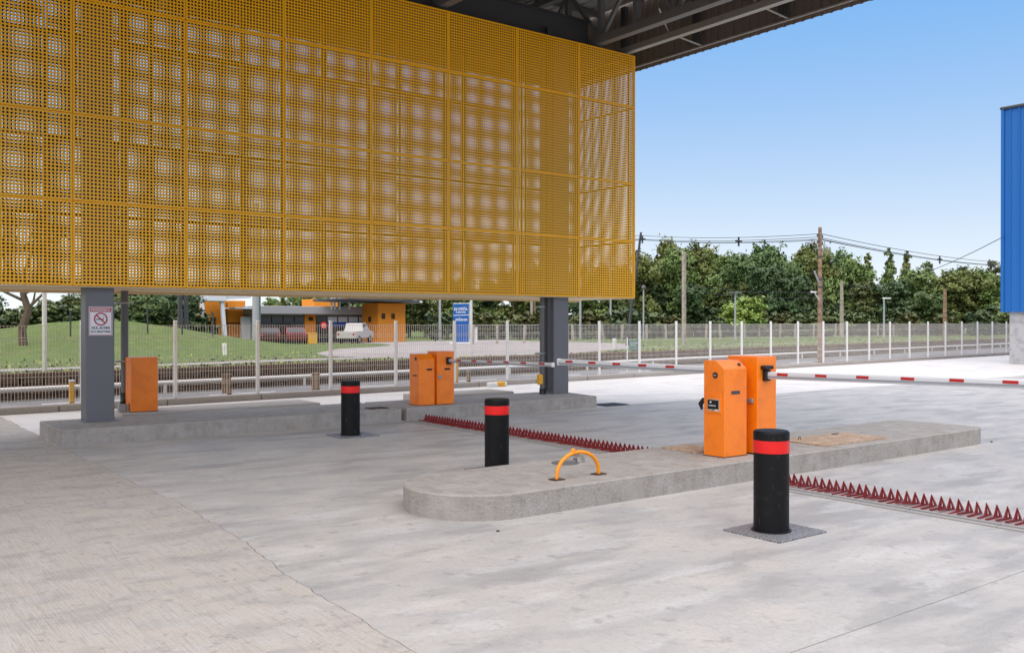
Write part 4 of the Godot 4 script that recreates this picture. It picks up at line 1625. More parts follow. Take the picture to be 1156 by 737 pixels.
	for f in [[0.02, A, P], [0.62, A, P], [0.52, P, Z], [0.86, P, Z]]:
		var c: Vector3 = f[1].lerp(f[2], f[0]) + Vector3.DOWN * 4.0 * f[0] * (1 - f[0]) * (0.14 if f[1] == A else 0.22)
		b = MB.new()
		b.box(c + Vector3(0, 0.03, 0), Vector3(0.06, 0.42, 0.06))
		b.box(c + Vector3(0, 0.05, 0), Vector3(0.42, 0.08, 0.06))
		wpart("spacer", b, M.cable, lines)
	for h in [2.85, 2.6]:
		b = MB.new()
		sag(W(32.35, h, 22.2), W(76.1, h + 0.8, 49.9), 0.5, 0.014, b)
		sag(W(32.35, h, 22.2), W(37.0, h + 0.8, 33.7), 0.2, 0.009, b)
		wpart("low_wire", b, M.cable, lines)
	lines = thing("service_cable", "single cable slanting down from the blue building to a grey pole", "cable", W(36.5, 4.86, 16.9))
	b = MB.new()
	sag(W(36.48, 4.9, 16.9), W(76.1, 5.2, 49.9), 0.9, 0.016, b)
	wpart("wire", b, M.cable, lines)

# ---------------------------------------------------------------- buildings
func build_far_buildings() -> void:
	build_blue_shed()
	build_office()
	build_totem()
	build_vehicles()

func build_blue_shed() -> void:
	var t := thing("blue_warehouse", "tall blue ribbed metal warehouse on pale grey base beside the yard", "warehouse", W(36.5, 0, 17))
	var b := MB.new()
	b.box(W(47.6, 1.02, 9.0), Vector3(21.8, 2.04, 15.8))
	wpart("core", b, M.grey_block, t)
	b = MB.new()
	b.box(W(47.6, 5.9, 9.0), Vector3(22.04, 7.7, 15.96))
	wpart("inner_wall", b, M.blue_clad, t)
	# blocks of the base wall facing the yard
	for k in 14:
		for r in 5:
			b = MB.new()
			var v := 16.85 - k * 1.12 - (0.0 if r % 2 == 0 else 0.0)
			var door: bool = (k == 1 or k == 2) and r < 4
			if door: continue
			b.cbox(W(36.69, 0.205 + r * 0.405, v - 0.55), Vector3(0.06, 0.403, 1.117), 0.003)
			wpart("block", b, M.grey_block, t)
	b = MB.new()
	b.box(W(36.68, 0.8, 14.6), Vector3(0.05, 1.6, 2.2))
	wpart("door", b, M.door_dark, t)
	# ribbed sheets facing the yard and the fence
	var sheet_mesh := MB.new()
	var x := 0.0
	var prof := []
	while x < 0.99:
		for r in [[0.0, 0.0], [0.17, 0.0], [0.195, 0.04], [0.235, 0.04], [0.26, 0.0]]:
			prof.append(Vector2(x + r[0], r[1]))
		x += 0.333
	prof.append(Vector2(1.0, 0.0))
	for i in prof.size() - 1:
		var p0: Vector2 = prof[i]
		var p1: Vector2 = prof[i + 1]
		if p1.x - p0.x < 0.0005: continue
		var e := (p1 - p0).normalized()
		sheet_mesh.flat([Vector3(p0.x, 0, p0.y), Vector3(p1.x, 0, p1.y), Vector3(p1.x, 7.83, p1.y), Vector3(p0.x, 7.83, p0.y)], Vector3(-e.y, 0, e.x))
	var sm := sheet_mesh.mesh()
	for k in 16:
		var o := part("cladding_sheet", sm, M.blue_clad, t)
		o.rotation.y = -PI / 2
		o.position = W(36.5, 2.0, 17.0 - k) - t.position
	for k in 22:
		var o := part("cladding_sheet", sm, M.blue_clad, t)
		o.rotation.y = PI
		o.position = W(37.55 + k, 2.0, 17.05) - t.position
	b = MB.new()
	b.cbox(W(36.48, 9.84, 9.0), Vector3(0.16, 0.10, 16.3), 0.02)
	wpart("eaves_trim", b, M.steel_dark, t)
	b = MB.new()
	b.cbox(W(36.49, 5.9, 17.06), Vector3(0.12, 7.8, 0.12), 0.015)
	wpart("corner_trim", b, M.blue_clad, t)
	t.position.x += 0.2

func build_office() -> void:
	var b: MB
	var t := thing("glass_office", "long low office with dark windows and grey flat roof beyond the lawn", "building", W(38, -0.4, 82))
	b = MB.new()
	b.box(W(38.3, 1.1, 86.3), Vector3(10.9, 3.0, 8.0))
	wpart("wall", b, M.bld_grey, t)
	b = MB.new()
	b.cbox(W(38.3, 2.75, 85.8), Vector3(11.5, 0.75, 9.6), 0.04)
	var rf := wpart("roof", b, M.bld_grey, t)
	b = MB.new()
	b.cbox(W(41.6, 3.5, 87.5), Vector3(2.6, 0.9, 3.0), 0.03)
	part("roof_room", b, M.bld_orange, rf)
	# windows in bays
	var u := 33.1
	var k := 0
	while u < 43.2:
		if u > 37.4 and u < 38.7:
			b = MB.new()
			b.cbox(W(38.05, 1.0, 82.2), Vector3(1.15, 2.75, 0.24), 0.01)
			var pn := wpart("orange_pier", b, M.bld_orange, t)
			b = MB.new()
			b.cbox(W(38.1, 1.95, 82.05), Vector3(0.42, 0.36, 0.1), 0.02)
			part("sign_box", b, M.rust, pn)
			u = 38.72
			continue
		b = MB.new()
		b.box(W(u + 0.55, 0.9, 82.24), Vector3(1.08, 2.6, 0.12))
		var fr := wpart("window", b, M.steel_dark, t)
		b = MB.new()
		b.box(W(u + 0.55, 0.35, 82.17), Vector3(0.98, 1.5, 0.02))
		part("pane", b, M.glass_dark, fr)
		b = MB.new()
		b.box(W(u + 0.55, 1.65, 82.17), Vector3(0.98, 0.95, 0.02))
		part("pane", b, M.glass_blue if u > 39.6 else M.glass_dark, fr)
		if u > 39.6:
			b = MB.new()
			b.box(W(u + 0.55, 1.9, 82.15), Vector3(0.98, 0.5, 0.02))
			part("blind", b, M.bld_white, fr)
		u += 1.12
		k += 1
	# orange block left
	t = thing("orange_building", "orange block with dark vent and white canopy boxes behind grass mound", "building", W(30, -0.4, 85))
	b = MB.new()
	b.cbox(W(30.2, 1.6, 88), Vector3(5.2, 4.1, 6.0), 0.03)
	wpart("wall", b, M.bld_orange, t)
	b = MB.new()
	b.cbox(W(29.7, 1.9, 84.95), Vector3(0.5, 0.4, 0.1), 0.02)
	wpart("vent", b, M.rust, t)
	b = MB.new()
	b.box(W(31.0, 1.5, 84.96), Vector3(0.06, 3.9, 0.06))
	b.box(W(31.7, 1.55, 84.96), Vector3(1.9, 0.08, 0.062))
	wpart("joint_trim", b, M.rust, t)
	b = MB.new()
	b.cbox(W(28.5, 3.95, 82), Vector3(1.7, 0.95, 3.0), 0.03)
	wpart("canopy_box", b, M.bld_white, t)
	b = MB.new()
	b.cbox(W(30.6, 4.1, 82.6), Vector3(2.4, 0.7, 3.0), 0.03, Basis(Vector3.BACK, 0.06))
	wpart("canopy_box", b, M.bld_white, t)
	b = MB.new()
	b.cbox(W(32.0, 2.9, 83.4), Vector3(2.7, 0.14, 3.0), 0.03)
	wpart("door_canopy", b, M.bld_white, t)
	b = MB.new()
	b.cbox(W(32.6, 0.9, 84.2), Vector3(1.0, 2.5, 0.6), 0.03)
	wpart("white_door", b, M.bld_white, t)
	for c in [[27.1, 27.9], [29.0, 29.4]]:
		b = MB.new()
		b.bar(W(c[0], 4.2, 80.9), W(c[1], -0.4, 80.9), 0.3, 0.3)
		wpart("raking_column", b, M.bld_white, t)
	t = thing("dark_portal", "pair of thick dark grey posts beside the grass mound", "posts", W(20.3, 0, 64))
	for o in [0.0, 0.42]:
		b = MB.new()
		b.cbox(W(20.1 + o, 3.5, 64), Vector3(0.24, 8.0, 0.3), 0.02)
		wpart("post", b, M.steel_dark, t)
	# orange kiosk with tilted dark canopy
	t = thing("orange_kiosk", "orange gatehouse with small dark wall lamps under a dark tilted canopy", "building", W(44.5, -0.3, 78))
	b = MB.new()
	b.cbox(W(44.5, 1.55, 79.4), Vector3(3.0, 3.8, 3.2), 0.03)
	wpart("wall", b, M.bld_orange, t)
	for q in [[43.55, 2.2, 0.36, 0.5], [44.61, 2.2, 0.36, 0.5]]:
		b = MB.new()
		b.cbox(W(q[0], q[1], 77.75), Vector3(q[2], q[3], 0.1), 0.02)
		wpart("wall_lamp", b, M.rust, t)
	b = MB.new()
	b.cbox(W(42.96, 1.9, 79.4), Vector3(0.1, 0.5, 0.5), 0.02)
	wpart("wall_lamp", b, M.rust, t)
	b = MB.new()
	b.cbox(W(42.6, 3.66, 79.5), Vector3(7.6, 0.2, 7.4), 0.03, Basis(Vector3.BACK, -0.02))
	var cr := wpart("canopy_roof", b, M.steel_dark, t)
	b = MB.new()
	b.cbox(W(46.5, 3.60, 79.4), Vector3(0.8, 0.16, 6.6), 0.03, Basis(Vector3.BACK, -0.12))
	part("roof_edge", b, M.bld_white, cr)
	for cu in [39.74, 40.06, 40.57, 41.61]:
		b = MB.new()
		b.cbox(W(cu, 3.4, 81.0), Vector3(0.16, 1.1, 0.16), 0.02)
		wpart("white_column", b, M.bld_white, t)
	# gate rails by the drive
	t = thing("gate_rail", "low dark tubular gate rail by the drive beside the gatehouse", "rail", W(49, -0.2, 74))
	for q in [[47.0, 49.0], [49.8, 51.6]]:
		for h in [0.25, 0.95]:
			b = MB.new()
			b.tube([W(q[0], h - 0.1, 74), W(q[1], h - 0.1, 74)], 0.05, 6)
			wpart("rail", b, M.steel_dark, t)
		for e in q:
			b = MB.new()
			b.tube([W(e, -0.3, 74), W(e, 0.9, 74)], 0.06, 6)
			wpart("post", b, M.steel_dark, t)
	# bin and stop sign
	t = thing("yellow_cabinet", "small yellow service cabinet before the dark office windows", "cabinet", W(34.43, -0.2, 74.0))
	b = MB.new()
	b.cbox(Vector3(0, 0.42, 0), Vector3(0.78, 0.9, 0.5), 0.02)
	part("body", b, M.yellow_post, t)
	b = MB.new()
	b.cbox(Vector3(0, 0.89, 0), Vector3(0.84, 0.05, 0.56), 0.01)
	part("lid", b, M.yellow_post, t)
	var su := 31.70
	t = thing("stop_sign", "round red sign with white letters on thin post before the office", "sign", W(su, ground_h(su, 66), 66.0))
	b = MB.new()
	b.tube([Vector3(0, 0, 0), Vector3(0, 1.6, 0)], 0.03, 8)
	part("post", b, M.steel_dark, t)
	var disc := []
	for k2 in 8:
		var a := TAU * (k2 + 0.5) / 8.0
		disc.append([cos(a) * 0.28, sin(a) * 0.28])
	b = MB.new()
	var f0 := []
	var f1 := []
	for q in disc:
		f0.append(Vector3(q[0], 1.5 + q[1], 0.05))
		f1.append(Vector3(q[0], 1.5 + q[1], 0.02))
	b.flat(f0, Vector3.BACK)
	b.flat(f1, Vector3.FORWARD)
	for k2 in 8:
		b.face([f0[k2], f0[(k2 + 1) % 8], f1[(k2 + 1) % 8], f1[k2]], Vector3(0, 1.5, 0.035))
	var pl := part("plate", b, M.red_band, t)
	b = MB.new()
	for q in [[-0.1, 1.57], [0.0, 1.57], [0.1, 1.57], [-0.1, 1.4], [0.0, 1.4], [0.1, 1.4]]:
		b.box(Vector3(q[0], q[1], 0.054), Vector3(0.05, 0.13, 0.006))
	part("letters", b, M.sign_white, pl)

func build_totem() -> void:
	var u := 38.2
	var v := 56.6
	var g := ground_h(u, v)
	var t := thing("totem_sign", "tall blue totem sign with white lettering beside the drive", "sign", W(u, g, v))
	t.rotation.y = -0.52
	var b := MB.new()
	b.cbox(Vector3(0, 1.5, 0), Vector3(1.18, 2.9, 0.32), 0.03)
	part("body", b, M.blue_sign, t)
	b = MB.new()
	b.cbox(Vector3(0.02, 2.96, 0), Vector3(1.2, 0.05, 0.34), 0.01, Basis(Vector3.BACK, 0.02))
	part("top_trim", b, M.bld_white, t)
	b = MB.new()
	b.cbox(Vector3(0.0, 2.10, 0.165), Vector3(1.16, 0.05, 0.02), 0.004, Basis(Vector3.BACK, 0.035))
	b.cbox(Vector3(0.575, 1.55, 0.165), Vector3(0.03, 2.75, 0.02), 0.004)
	part("stripe", b, M.bld_white, t)
	text_part("lettering", "pa.média,", 0.30, M.white, t, Vector3(-0.03, 2.58, 0.165), 1.0)
	text_part("lettering", "2 pacons", 0.22, M.white, t, Vector3(-0.05, 2.34, 0.165), 0.72)
	text_part("lettering", "mídiacem", 0.28, M.white, t, Vector3(0.0, 1.78, 0.165), 0.85)
	b = MB.new()
	b.cbox(Vector3(0, 0.03, 0), Vector3(1.7, 0.16, 0.8), 0.03)
	part("plinth", b, M.white_post, t)
	t = thing("meter_box", "small pale utility box right beside the blue totem sign", "box", W(u + 0.95, g, v - 0.3))
	b = MB.new()
	b.cbox(Vector3(0, 0.6, 0), Vector3(0.42, 1.2, 0.35), 0.03)
	part("body", b, M.white_post, t)
	b = MB.new()
	b.cbox(Vector3(0, 1.22, 0), Vector3(0.48, 0.06, 0.4), 0.01)
	part("lid", b, M.pole_grey, t)

func car(label: String, called: String, at: Vector3, turn: float, m: Material, pickup: bool) -> void:
	var t := thing(called, label, "truck" if pickup else "car", at)
	t.rotation.y = turn
	# side profile (x forward, y up), width along z
	var prof: Array
	if pickup:
		prof = [Vector2(-2.4, 0.45), Vector2(-2.4, 1.05), Vector2(-0.5, 1.08), Vector2(-0.35, 1.75), Vector2(0.75, 1.78), Vector2(1.25, 1.15), Vector2(2.3, 1.0), Vector2(2.45, 0.5)]
	else:
		prof = [Vector2(-2.0, 0.35), Vector2(-2.05, 0.9), Vector2(-1.6, 1.0), Vector2(-1.0, 1.42), Vector2(0.3, 1.45), Vector2(0.95, 0.98), Vector2(1.9, 0.85), Vector2(2.05, 0.4)]
	var b := MB.new()
	var hw := 0.86
	var cen := Vector3(0, 0.8, 0)
	for s in [-1, 1]:
		var pts := []
		for q in prof: pts.append(Vector3(q.x, q.y, hw * s * (0.86 if q.y > 1.2 else 1.0)))
		var ids := Geometry2D.triangulate_polygon(PackedVector2Array(prof))
		for i in range(0, ids.size(), 3):
			b.flat([pts[ids[i]], pts[ids[i + 1]], pts[ids[i + 2]]], Vector3(0, 0, s))
	for i in prof.size():
		var q: Vector2 = prof[i]
		var r: Vector2 = prof[(i + 1) % prof.size()]
		var wq := hw * (0.86 if q.y > 1.2 else 1.0)
		var wr := hw * (0.86 if r.y > 1.2 else 1.0)
		b.face([Vector3(q.x, q.y, -wq), Vector3(q.x, q.y, wq), Vector3(r.x, r.y, wr), Vector3(r.x, r.y, -wr)], cen)
	part("body", b, m, t)
	for s in [-1, 1]:
		b = MB.new()
		var x0 := -0.28 if pickup else -1.0
		var x1 := 0.78 if pickup else 0.4
		var yb := 1.2 if pickup else 1.02
		var yt := 1.68 if pickup else 1.36
		b.face([Vector3(x0, yb, (hw * 0.96) * s + 0.01 * s), Vector3(x1 + 0.3, yb, (hw * 0.96) * s + 0.01 * s), Vector3(x1 - 0.05, yt, hw * 0.87 * s + 0.015 * s), Vector3(x0 + 0.12, yt, hw * 0.87 * s + 0.015 * s)], cen)
		part("side_window", b, M.glass_dark, t)
		for x in [-1.45, 1.4]:
			b = MB.new()
			b.tube([Vector3(x, 0.34, hw * s - 0.16 * s), Vector3(x, 0.34, hw * s + 0.03 * s)], 0.34, 18)
			var wh := part("wheel", b, M.tyre, t)
			b = MB.new()
			b.tube([Vector3(x, 0.34, hw * s), Vector3(x, 0.34, hw * s + 0.04 * s)], 0.19, 14)
			part("rim", b, M.galv, wh)
	b = MB.new()
	if pickup:
		b.face([Vector3(0.84, 1.72, -0.66), Vector3(0.84, 1.72, 0.66), Vector3(1.26, 1.2, 0.76), Vector3(1.26, 1.2, -0.76)], cen)
	else:
		b.face([Vector3(0.40, 1.40, -0.64), Vector3(0.40, 1.40, 0.64), Vector3(0.96, 1.0, 0.76), Vector3(0.96, 1.0, -0.76)], cen)
		b.face([Vector3(-1.09, 1.38, -0.64), Vector3(-1.09, 1.38, 0.64), Vector3(-1.58, 1.03, 0.76), Vector3(-1.58, 1.03, -0.76)], cen)
	part("windscreen", b, M.glass_dark, t)
	for s in [-1, 1]:
		b = MB.new()
		b.cbox(Vector3(2.3 if pickup else 1.95, 0.8 if pickup else 0.7, 0.62 * s), Vector3(0.2, 0.16, 0.32), 0.03)
		part("headlight", b, M.lamp_glass, t)
		b = MB.new()
		b.cbox(Vector3(-2.38 if pickup else -2.02, 0.8, 0.7 * s), Vector3(0.1, 0.2, 0.2), 0.03)
		part("tail_light", b, M.sign_red, t)

func build_vehicles() -> void:
	var u := 38.62
	car("white pickup truck parked before the orange gatehouse", "pickup_truck", W(u, ground_h(u, 74), 74.0), 0.75, M.car_white, true)
	u = 33.65
	car("bright red car parked before the dark office windows", "parked_car", W(u, ground_h(u, 76), 76.0), 1.3, M.car_red, false)
	u = 31.80
	car("darker red car parked behind the thick concrete pole", "parked_car", W(u, ground_h(u, 77), 77.0), 1.25, M.car_dark_red, false)

# ---------------------------------------------------------------- vegetation
func leaf_quad(b: MB, c: Vector3, nrm: Vector3, size: float, r: RandomNumberGenerator) -> void:
	var a := nrm.cross(Vector3(r.randf() - 0.5, r.randf() - 0.5, r.randf() - 0.5)).normalized()
	var d := nrm.cross(a).normalized()
	var l := size * r.randf_range(0.7, 1.3)
	var w := l * r.randf_range(0.4, 0.7)
	var n2 := (nrm + Vector3.UP * 0.3).normalized()
	b.tri(c - a * l, c + d * w, c + a * l, n2, n2, n2)
	b.tri(c - a * l, c + a * l, c - d * w, n2, n2, n2)

# crown of leaf faces gathered in clumps; blobs = [center, radii]
func crown_mesh(seed_: int, blobs: Array, leaves: int, size: float, c0: Color, c1: Color, clump := 0.16) -> ArrayMesh:
	var r := RandomNumberGenerator.new()
	r.seed = seed_
	var b := MB.new()
	b.use_col = true
	var tot := 0.0
	for q in blobs: tot += q[1].x * q[1].y
	for q in blobs:
		var nleaf := int(leaves * q[1].x * q[1].y / tot)
		var nclump := maxi(6, nleaf / 26)
		for k in nclump:
			var d := Vector3(r.randfn(), r.randfn() * 0.9 + 0.15, r.randfn()).normalized()
			var rad := pow(r.randf(), 0.45) * r.randf_range(0.85, 1.08)
			var cc: Vector3 = q[0] + d * rad * q[1]
			var tone := r.randf()
			var hue := r.randf_range(-0.015, 0.02)
			for j in 26:
				var o := Vector3(r.randfn(), r.randfn() * 0.7, r.randfn()) * clump * minf(q[1].x, q[1].y)
				var nn := (d * 0.8 + Vector3(r.randfn(), r.randfn() + 0.5, r.randfn()) * 0.6).normalized()
				var f := clampf(tone * 0.7 + r.randf() * 0.45, 0, 1)
				var cl := c0.lerp(c1, f)
				cl.r += hue * 0.6
				b.col = Color(maxf(cl.r, 0.005), cl.g, cl.b)
				leaf_quad(b, cc + o, nn, size, r)
	return b.mesh()

func trunk_mesh(seed_: int, h: float, r0: float, limbs: int, spread: float, bend := 0.2) -> ArrayMesh:
	var r := RandomNumberGenerator.new()
	r.seed = seed_
	var b := MB.new()
	var pts := []
	var rr := []
	for k in 6:
		var f := k / 5.0
		pts.append(Vector3(r.randf_range(-bend, bend) * f, h * f - 0.3 * (1 - f), r.randf_range(-bend, bend) * f))
		rr.append(lerpf(r0, r0 * 0.3, f))
	b.tube(pts, rr, 8)
	for k in limbs:
		var f := r.randf_range(0.35, 0.95)
		var s: Vector3 = pts[int(f * 5)].lerp(pts[mini(int(f * 5) + 1, 5)], f * 5 - int(f * 5))
		var a := r.randf() * TAU
		var l := spread * r.randf_range(0.5, 1.0)
		var e := s + Vector3(cos(a) * l, l * r.randf_range(0.3, 0.9), sin(a) * l)
		b.tube([s, s.lerp(e, 0.5) + Vector3.UP * 0.08 * l, e], [r0 * 0.35, r0 * 0.22, r0 * 0.06], 6)
	return b.mesh()

func tree_kind(i: int) -> Array:
	# returns [crown meshes, trunk mesh, height]
	var r := RandomNumberGenerator.new()
	r.seed = 900 + i
	var blobs := []
	match i:
		0, 1, 2: # broad evergreen
			for k in 17:
				var a := r.randf() * TAU
				var hh := 1.6 + 7.6 * (k + r.randf()) / 17.0
				var d := r.randf_range(0.5, 3.0) * (1.0 - 0.55 * smoothstep(5.5, 9.5, hh))
				blobs.append([Vector3(cos(a) * d, hh, sin(a) * d), Vector3(1, 0.85, 1) * r.randf_range(1.2, 1.9)])
			return [crown_mesh(50 + i, blobs, 9500, 0.21, Color(0.122, 0.190, 0.048), Color(0.142, 0.216, 0.054), 0.2), trunk_mesh(60 + i, 8.0, 0.3, 8, 2.6), 10.8]
		3: # tall pine with tiered clumps
			for k in 13:
				var h := 3.0 + k * 0.74
				var rad := lerpf(2.9, 0.9, pow(k / 12.0, 1.5)) * r.randf_range(0.75, 1.15)
				var a := r.randf() * TAU
				blobs.append([Vector3(cos(a) * rad * 0.7, h, sin(a) * rad * 0.7), Vector3(rad * 0.85, 0.75, rad * 0.85)])
			return [crown_mesh(53, blobs, 8000, 0.19, Color(0.082, 0.131, 0.043), Color(0.095, 0.149, 0.049), 0.3), trunk_mesh(63, 11.5, 0.26, 14, 1.8), 12.6]
		4: # round light green
			for k in 10:
				var a := r.randf() * TAU
				var d := r.randf_range(0.2, 1.7)
				blobs.append([Vector3(cos(a) * d, r.randf_range(1.5, 4.6), sin(a) * d), Vector3(1, 0.85, 1) * r.randf_range(0.9, 1.4)])
			return [crown_mesh(54, blobs, 5000, 0.15, Color(0.206, 0.299, 0.057), Color(0.24, 0.34, 0.065)), trunk_mesh(64, 4.0, 0.16, 7, 1.4), 6.0]
		5: # feathery bamboo or eucalypt, leaning plume
			for k in 9:
				var h := 1.5 + k * 0.95
				blobs.append([Vector3(sin(k * 0.35) * 0.5 + k * 0.05, h, r.randf_range(-0.4, 0.4)), Vector3(lerpf(1.7, 0.5, k / 8.0), 0.9, lerpf(1.7, 0.5, k / 8.0)) * r.randf_range(0.85, 1.1)])
			return [crown_mesh(55, blobs, 6500, 0.19, Color(0.128, 0.190, 0.060), Color(0.149, 0.216, 0.068), 0.22), trunk_mesh(65, 8.0, 0.14, 10, 1.0), 10.2]
		6: # rounded dense dark tree
			for k in 16:
				var a := r.randf() * TAU
				var d := r.randf_range(0.3, 2.4)
				blobs.append([Vector3(cos(a) * d, 1.0 + 6.6 * (k + r.randf()) / 16.0, sin(a) * d), Vector3(1, 0.9, 1) * r.randf_range(1.1, 1.9)])
			return [crown_mesh(56, blobs, 9000, 0.2, Color(0.077, 0.125, 0.036), Color(0.089, 0.142, 0.041)), trunk_mesh(66, 7.0, 0.28, 8, 2.2), 9.4]
		_: # shrub
			for k in 7:
				var a := r.randf() * TAU
				var d := r.randf_range(0.1, 1.5)
				blobs.append([Vector3(cos(a) * d, r.randf_range(0.4, 1.6), sin(a) * d), Vector3(1, 0.8, 1) * r.randf_range(0.6, 1.0)])
			return [crown_mesh(57, blobs, 2600, 0.15, Color(0.082, 0.114, 0.033), Color(0.095, 0.13, 0.038)), trunk_mesh(67, 1.4, 0.07, 6, 0.9), 2.4]

func build_vegetation() -> void:
	var kinds := []
	for i in 8: kinds.append(tree_kind(i))
	var names := ["broad evergreen tree with bushy crown in the tree line", "broad evergreen tree with loose crown in the tree line", "broad mid-green tree with uneven crown in the tree line", "tall dark pine with tiered branches rising above the tree line", "round light green tree standing in front of the dark tree line", "slender feathery tree with drooping top in the tree line", "dense dark rounded tree in the tree line", "low bushy shrub at the foot of the tree line"]
	var cats := ["tree", "tree", "tree", "pine tree", "tree", "tree", "tree", "shrub"]
	var called := ["broad_tree", "broad_tree", "broad_tree", "pine_tree", "light_tree", "feathery_tree", "dense_tree", "shrub"]
	# u, v, kind, height of the top above the yard
	var list := []
	var rows := [
		# right of the screen
		[84.7, 83.8, 0, 10.73], [93.9, 89.5, 1, 11.75], [89.6, 82.7, 1, 9.85], [94.5, 83.9, 2, 11.43], [102.0, 88.3, 0, 11.43], [96.0, 80.3, 0, 9.99], [94.6, 76.3, 1, 8.81], [105.0, 83.5, 6, 10.79], [102.3, 78.1, 0, 11.43], [96.0, 72.8, 6, 8.69], [106.0, 77.7, 2, 9.54], [98.7, 70.8, 6, 7.36], [115.3, 80.7, 2, 11.97], [106.7, 72.2, 1, 9.99], [115.1, 75.9, 2, 11.66], [105.8, 67.9, 0, 9.04], [99.4, 62.7, 6, 6.43],
		[111.5, 68.6, 5, 9.87], [116.6, 69.7, 5, 9.66], [100.7, 59.2, 6, 6.34], [111.2, 63.8, 5, 9.04], [104.8, 58.6, 1, 7.06], [117.2, 64.3, 3, 8.71], [112.6, 60.2, 5, 7.47], [103.9, 54.3, 2, 6.86], [116.7, 59.6, 2, 7.69], [108.0, 53.7, 0, 6.96], [117.0, 56.9, 2, 8.03], [124.4, 58.8, 3, 9.29], [108.7, 50.6, 1, 6.86], [122.7, 55.1, 0, 8.14], [118.3, 50.9, 2, 8.23], [124.5, 51.2, 1, 8.14],
		[67.4, 54.3, 4, 4.73], [81.6, 68.7, 7, 2.79], [73.9, 69.5, 7, 2.75], [81.7, 61.0, 7, 2.91], [81.9, 58.4, 7, 2.70], [85.8, 57.9, 7, 3.38], [85.2, 53.4, 7, 2.86], [86.5, 49.9, 7, 2.83], [89.3, 47.7, 7, 2.65], [90.1, 44.6, 7, 2.80],
		[91.8, 88.5, 7, 4.49], [96.5, 87.5, 7, 5.02], [91.2, 78.9, 7, 3.74], [100.1, 82.3, 7, 4.73], [91.5, 71.2, 7, 3.95], [102.9, 75.1, 7, 4.63], [103.7, 72.0, 7, 4.35], [102.9, 67.6, 7, 4.04], [102.8, 62.6, 7, 4.17], [96.6, 57.3, 7, 3.59], [107.0, 59.4, 7, 4.17], [106.5, 54.8, 7, 3.87], [111.7, 55.9, 6, 6.09], [105.6, 50.5, 7, 3.79], [103.2, 47.3, 7, 3.51], [100.2, 54.6, 6, 5.37], [103.6, 62.0, 6, 6.09], [110.5, 71.9, 6, 7.28], [104.2, 71.6, 6, 6.87], [87.9, 78.9, 6, 6.92], [87.3, 84.4, 6, 6.87], [93.5, 77.2, 6, 7.01],
		# behind the screen
		[80.8, 84.3, 6, 8.69], [83.2, 90.1, 0, 8.82], [78.2, 88.8, 1, 8.25], [74.7, 89.0, 6, 7.80], [74.9, 93.8, 2, 8.25], [71.5, 93.9, 0, 7.91], [71.6, 98.9, 6, 7.66], [68.1, 99.0, 1, 7.56], [68.0, 104.0, 2, 7.40], [66.7, 107.5, 6, 7.14], [67.0, 112.3, 0, 6.81], [66.9, 117.5, 1, 6.46],
		[73.8, 72.1, 7, 2.96], [70.6, 72.0, 7, 3.41], [70.3, 74.7, 7, 2.96], [67.0, 74.7, 7, 3.13], [66.4, 77.6, 7, 2.96], [65.7, 80.7, 7, 2.99], [63.8, 82.2, 7, 3.19], [63.0, 85.3, 7, 3.02], [61.0, 86.8, 7, 3.02], [59.1, 93.3, 7, 3.07],
		# far left
		[19.3, 83.2, 6, 4.43], [21.0, 84.4, 0, 4.81], [22.8, 85.6, 6, 4.73], [24.8, 86.6, 1, 4.97], [26.7, 87.7, 6, 5.05], [29.9, 92.7, 0, 4.94], [18.9, 78.5, 7, 3.44], [20.1, 77.6, 7, 3.44], [22.0, 78.7, 7, 3.49], [23.8, 79.8, 7, 3.54], [11.5, 61.5, 6, 3.04], [12.6, 60.7, 6, 3.20], [10.5, 62.3, 7, 2.78], [54.6, 119.2, 0, 7.22], [58.0, 121.7, 6, 6.90], [58.9, 118.5, 1, 7.06], [62.6, 120.7, 6, 6.98], [62.5, 115.8, 2, 7.31], [65.3, 116.2, 0, 7.15], [65.0, 111.3, 6, 6.73], [52.5, 113.3, 7, 4.63], [60.0, 110.1, 7, 4.68], [48.3, 111.5, 5, 5.09], [47.5, 114.5, 2, 4.35], [23.0, 75.5, 6, 4.00], [25.0, 78.9, 7, 2.94], [21.6, 74.0, 7, 3.25], [20.0, 72.7, 6, 3.67], [10.9, 57.0, 7, 2.89], [10.1, 57.6, 7, 2.59], [11.5, 56.5, 7, 2.69], [9.1, 58.3, 7, 2.49], [8.3, 58.9, 7, 2.54], [12.1, 56.1, 7, 2.79], [9.9, 80.3, 6, 3.54]]
	for q in rows:
		var g := ground_h(q[0], q[1])
		list.append([q[0], q[1], g, (q[3] - g) * (rng.randf_range(1.04, 1.24) if q[2] < 7 else 1.05), q[2]])
	for q in list:
		var kd: int = q[4]
		var sc: float = q[3] / kinds[kd][2]
		var left_side: bool = q[0] < 30.0 and q[1] < 90.0
		var lab: String = names[kd]
		var ph: float = q[0] / q[1]
		if ph < 1.0: lab = lab.replace("in the tree line", "seen below the yellow screen").replace("at the foot of the tree line", "at the foot of the trees below the yellow screen")
		elif ph < 1.45: lab = lab.replace("in the tree line", "between yellow screen and main power pole").replace("at the foot of the tree line", "under the trees between yellow screen and main power pole")
		else: lab = lab.replace("in the tree line", "between main power pole and blue warehouse").replace("at the foot of the tree line", "under the trees between main power pole and blue warehouse")
		if left_side: lab = "dark rounded tree behind the grass mound" if kd == 6 else "broad bushy tree behind the grass mound" if kd < 3 else "dark bushy shrub on the grass mound behind the bare tree"
		var t := thing(called[kd], lab, cats[kd], W(q[0], q[2], q[1]), "trees beyond the yard" if kd != 7 else "shrubs beyond the yard")
		part("crown", kinds[kd][0], M.leaf if kd == 4 else [M.leaf, M.leaf_olive, M.leaf_cool][rng.randi_range(0, 2)], t)
		part("trunk", kinds[kd][1], M.bark, t)
		var wide := 1.0
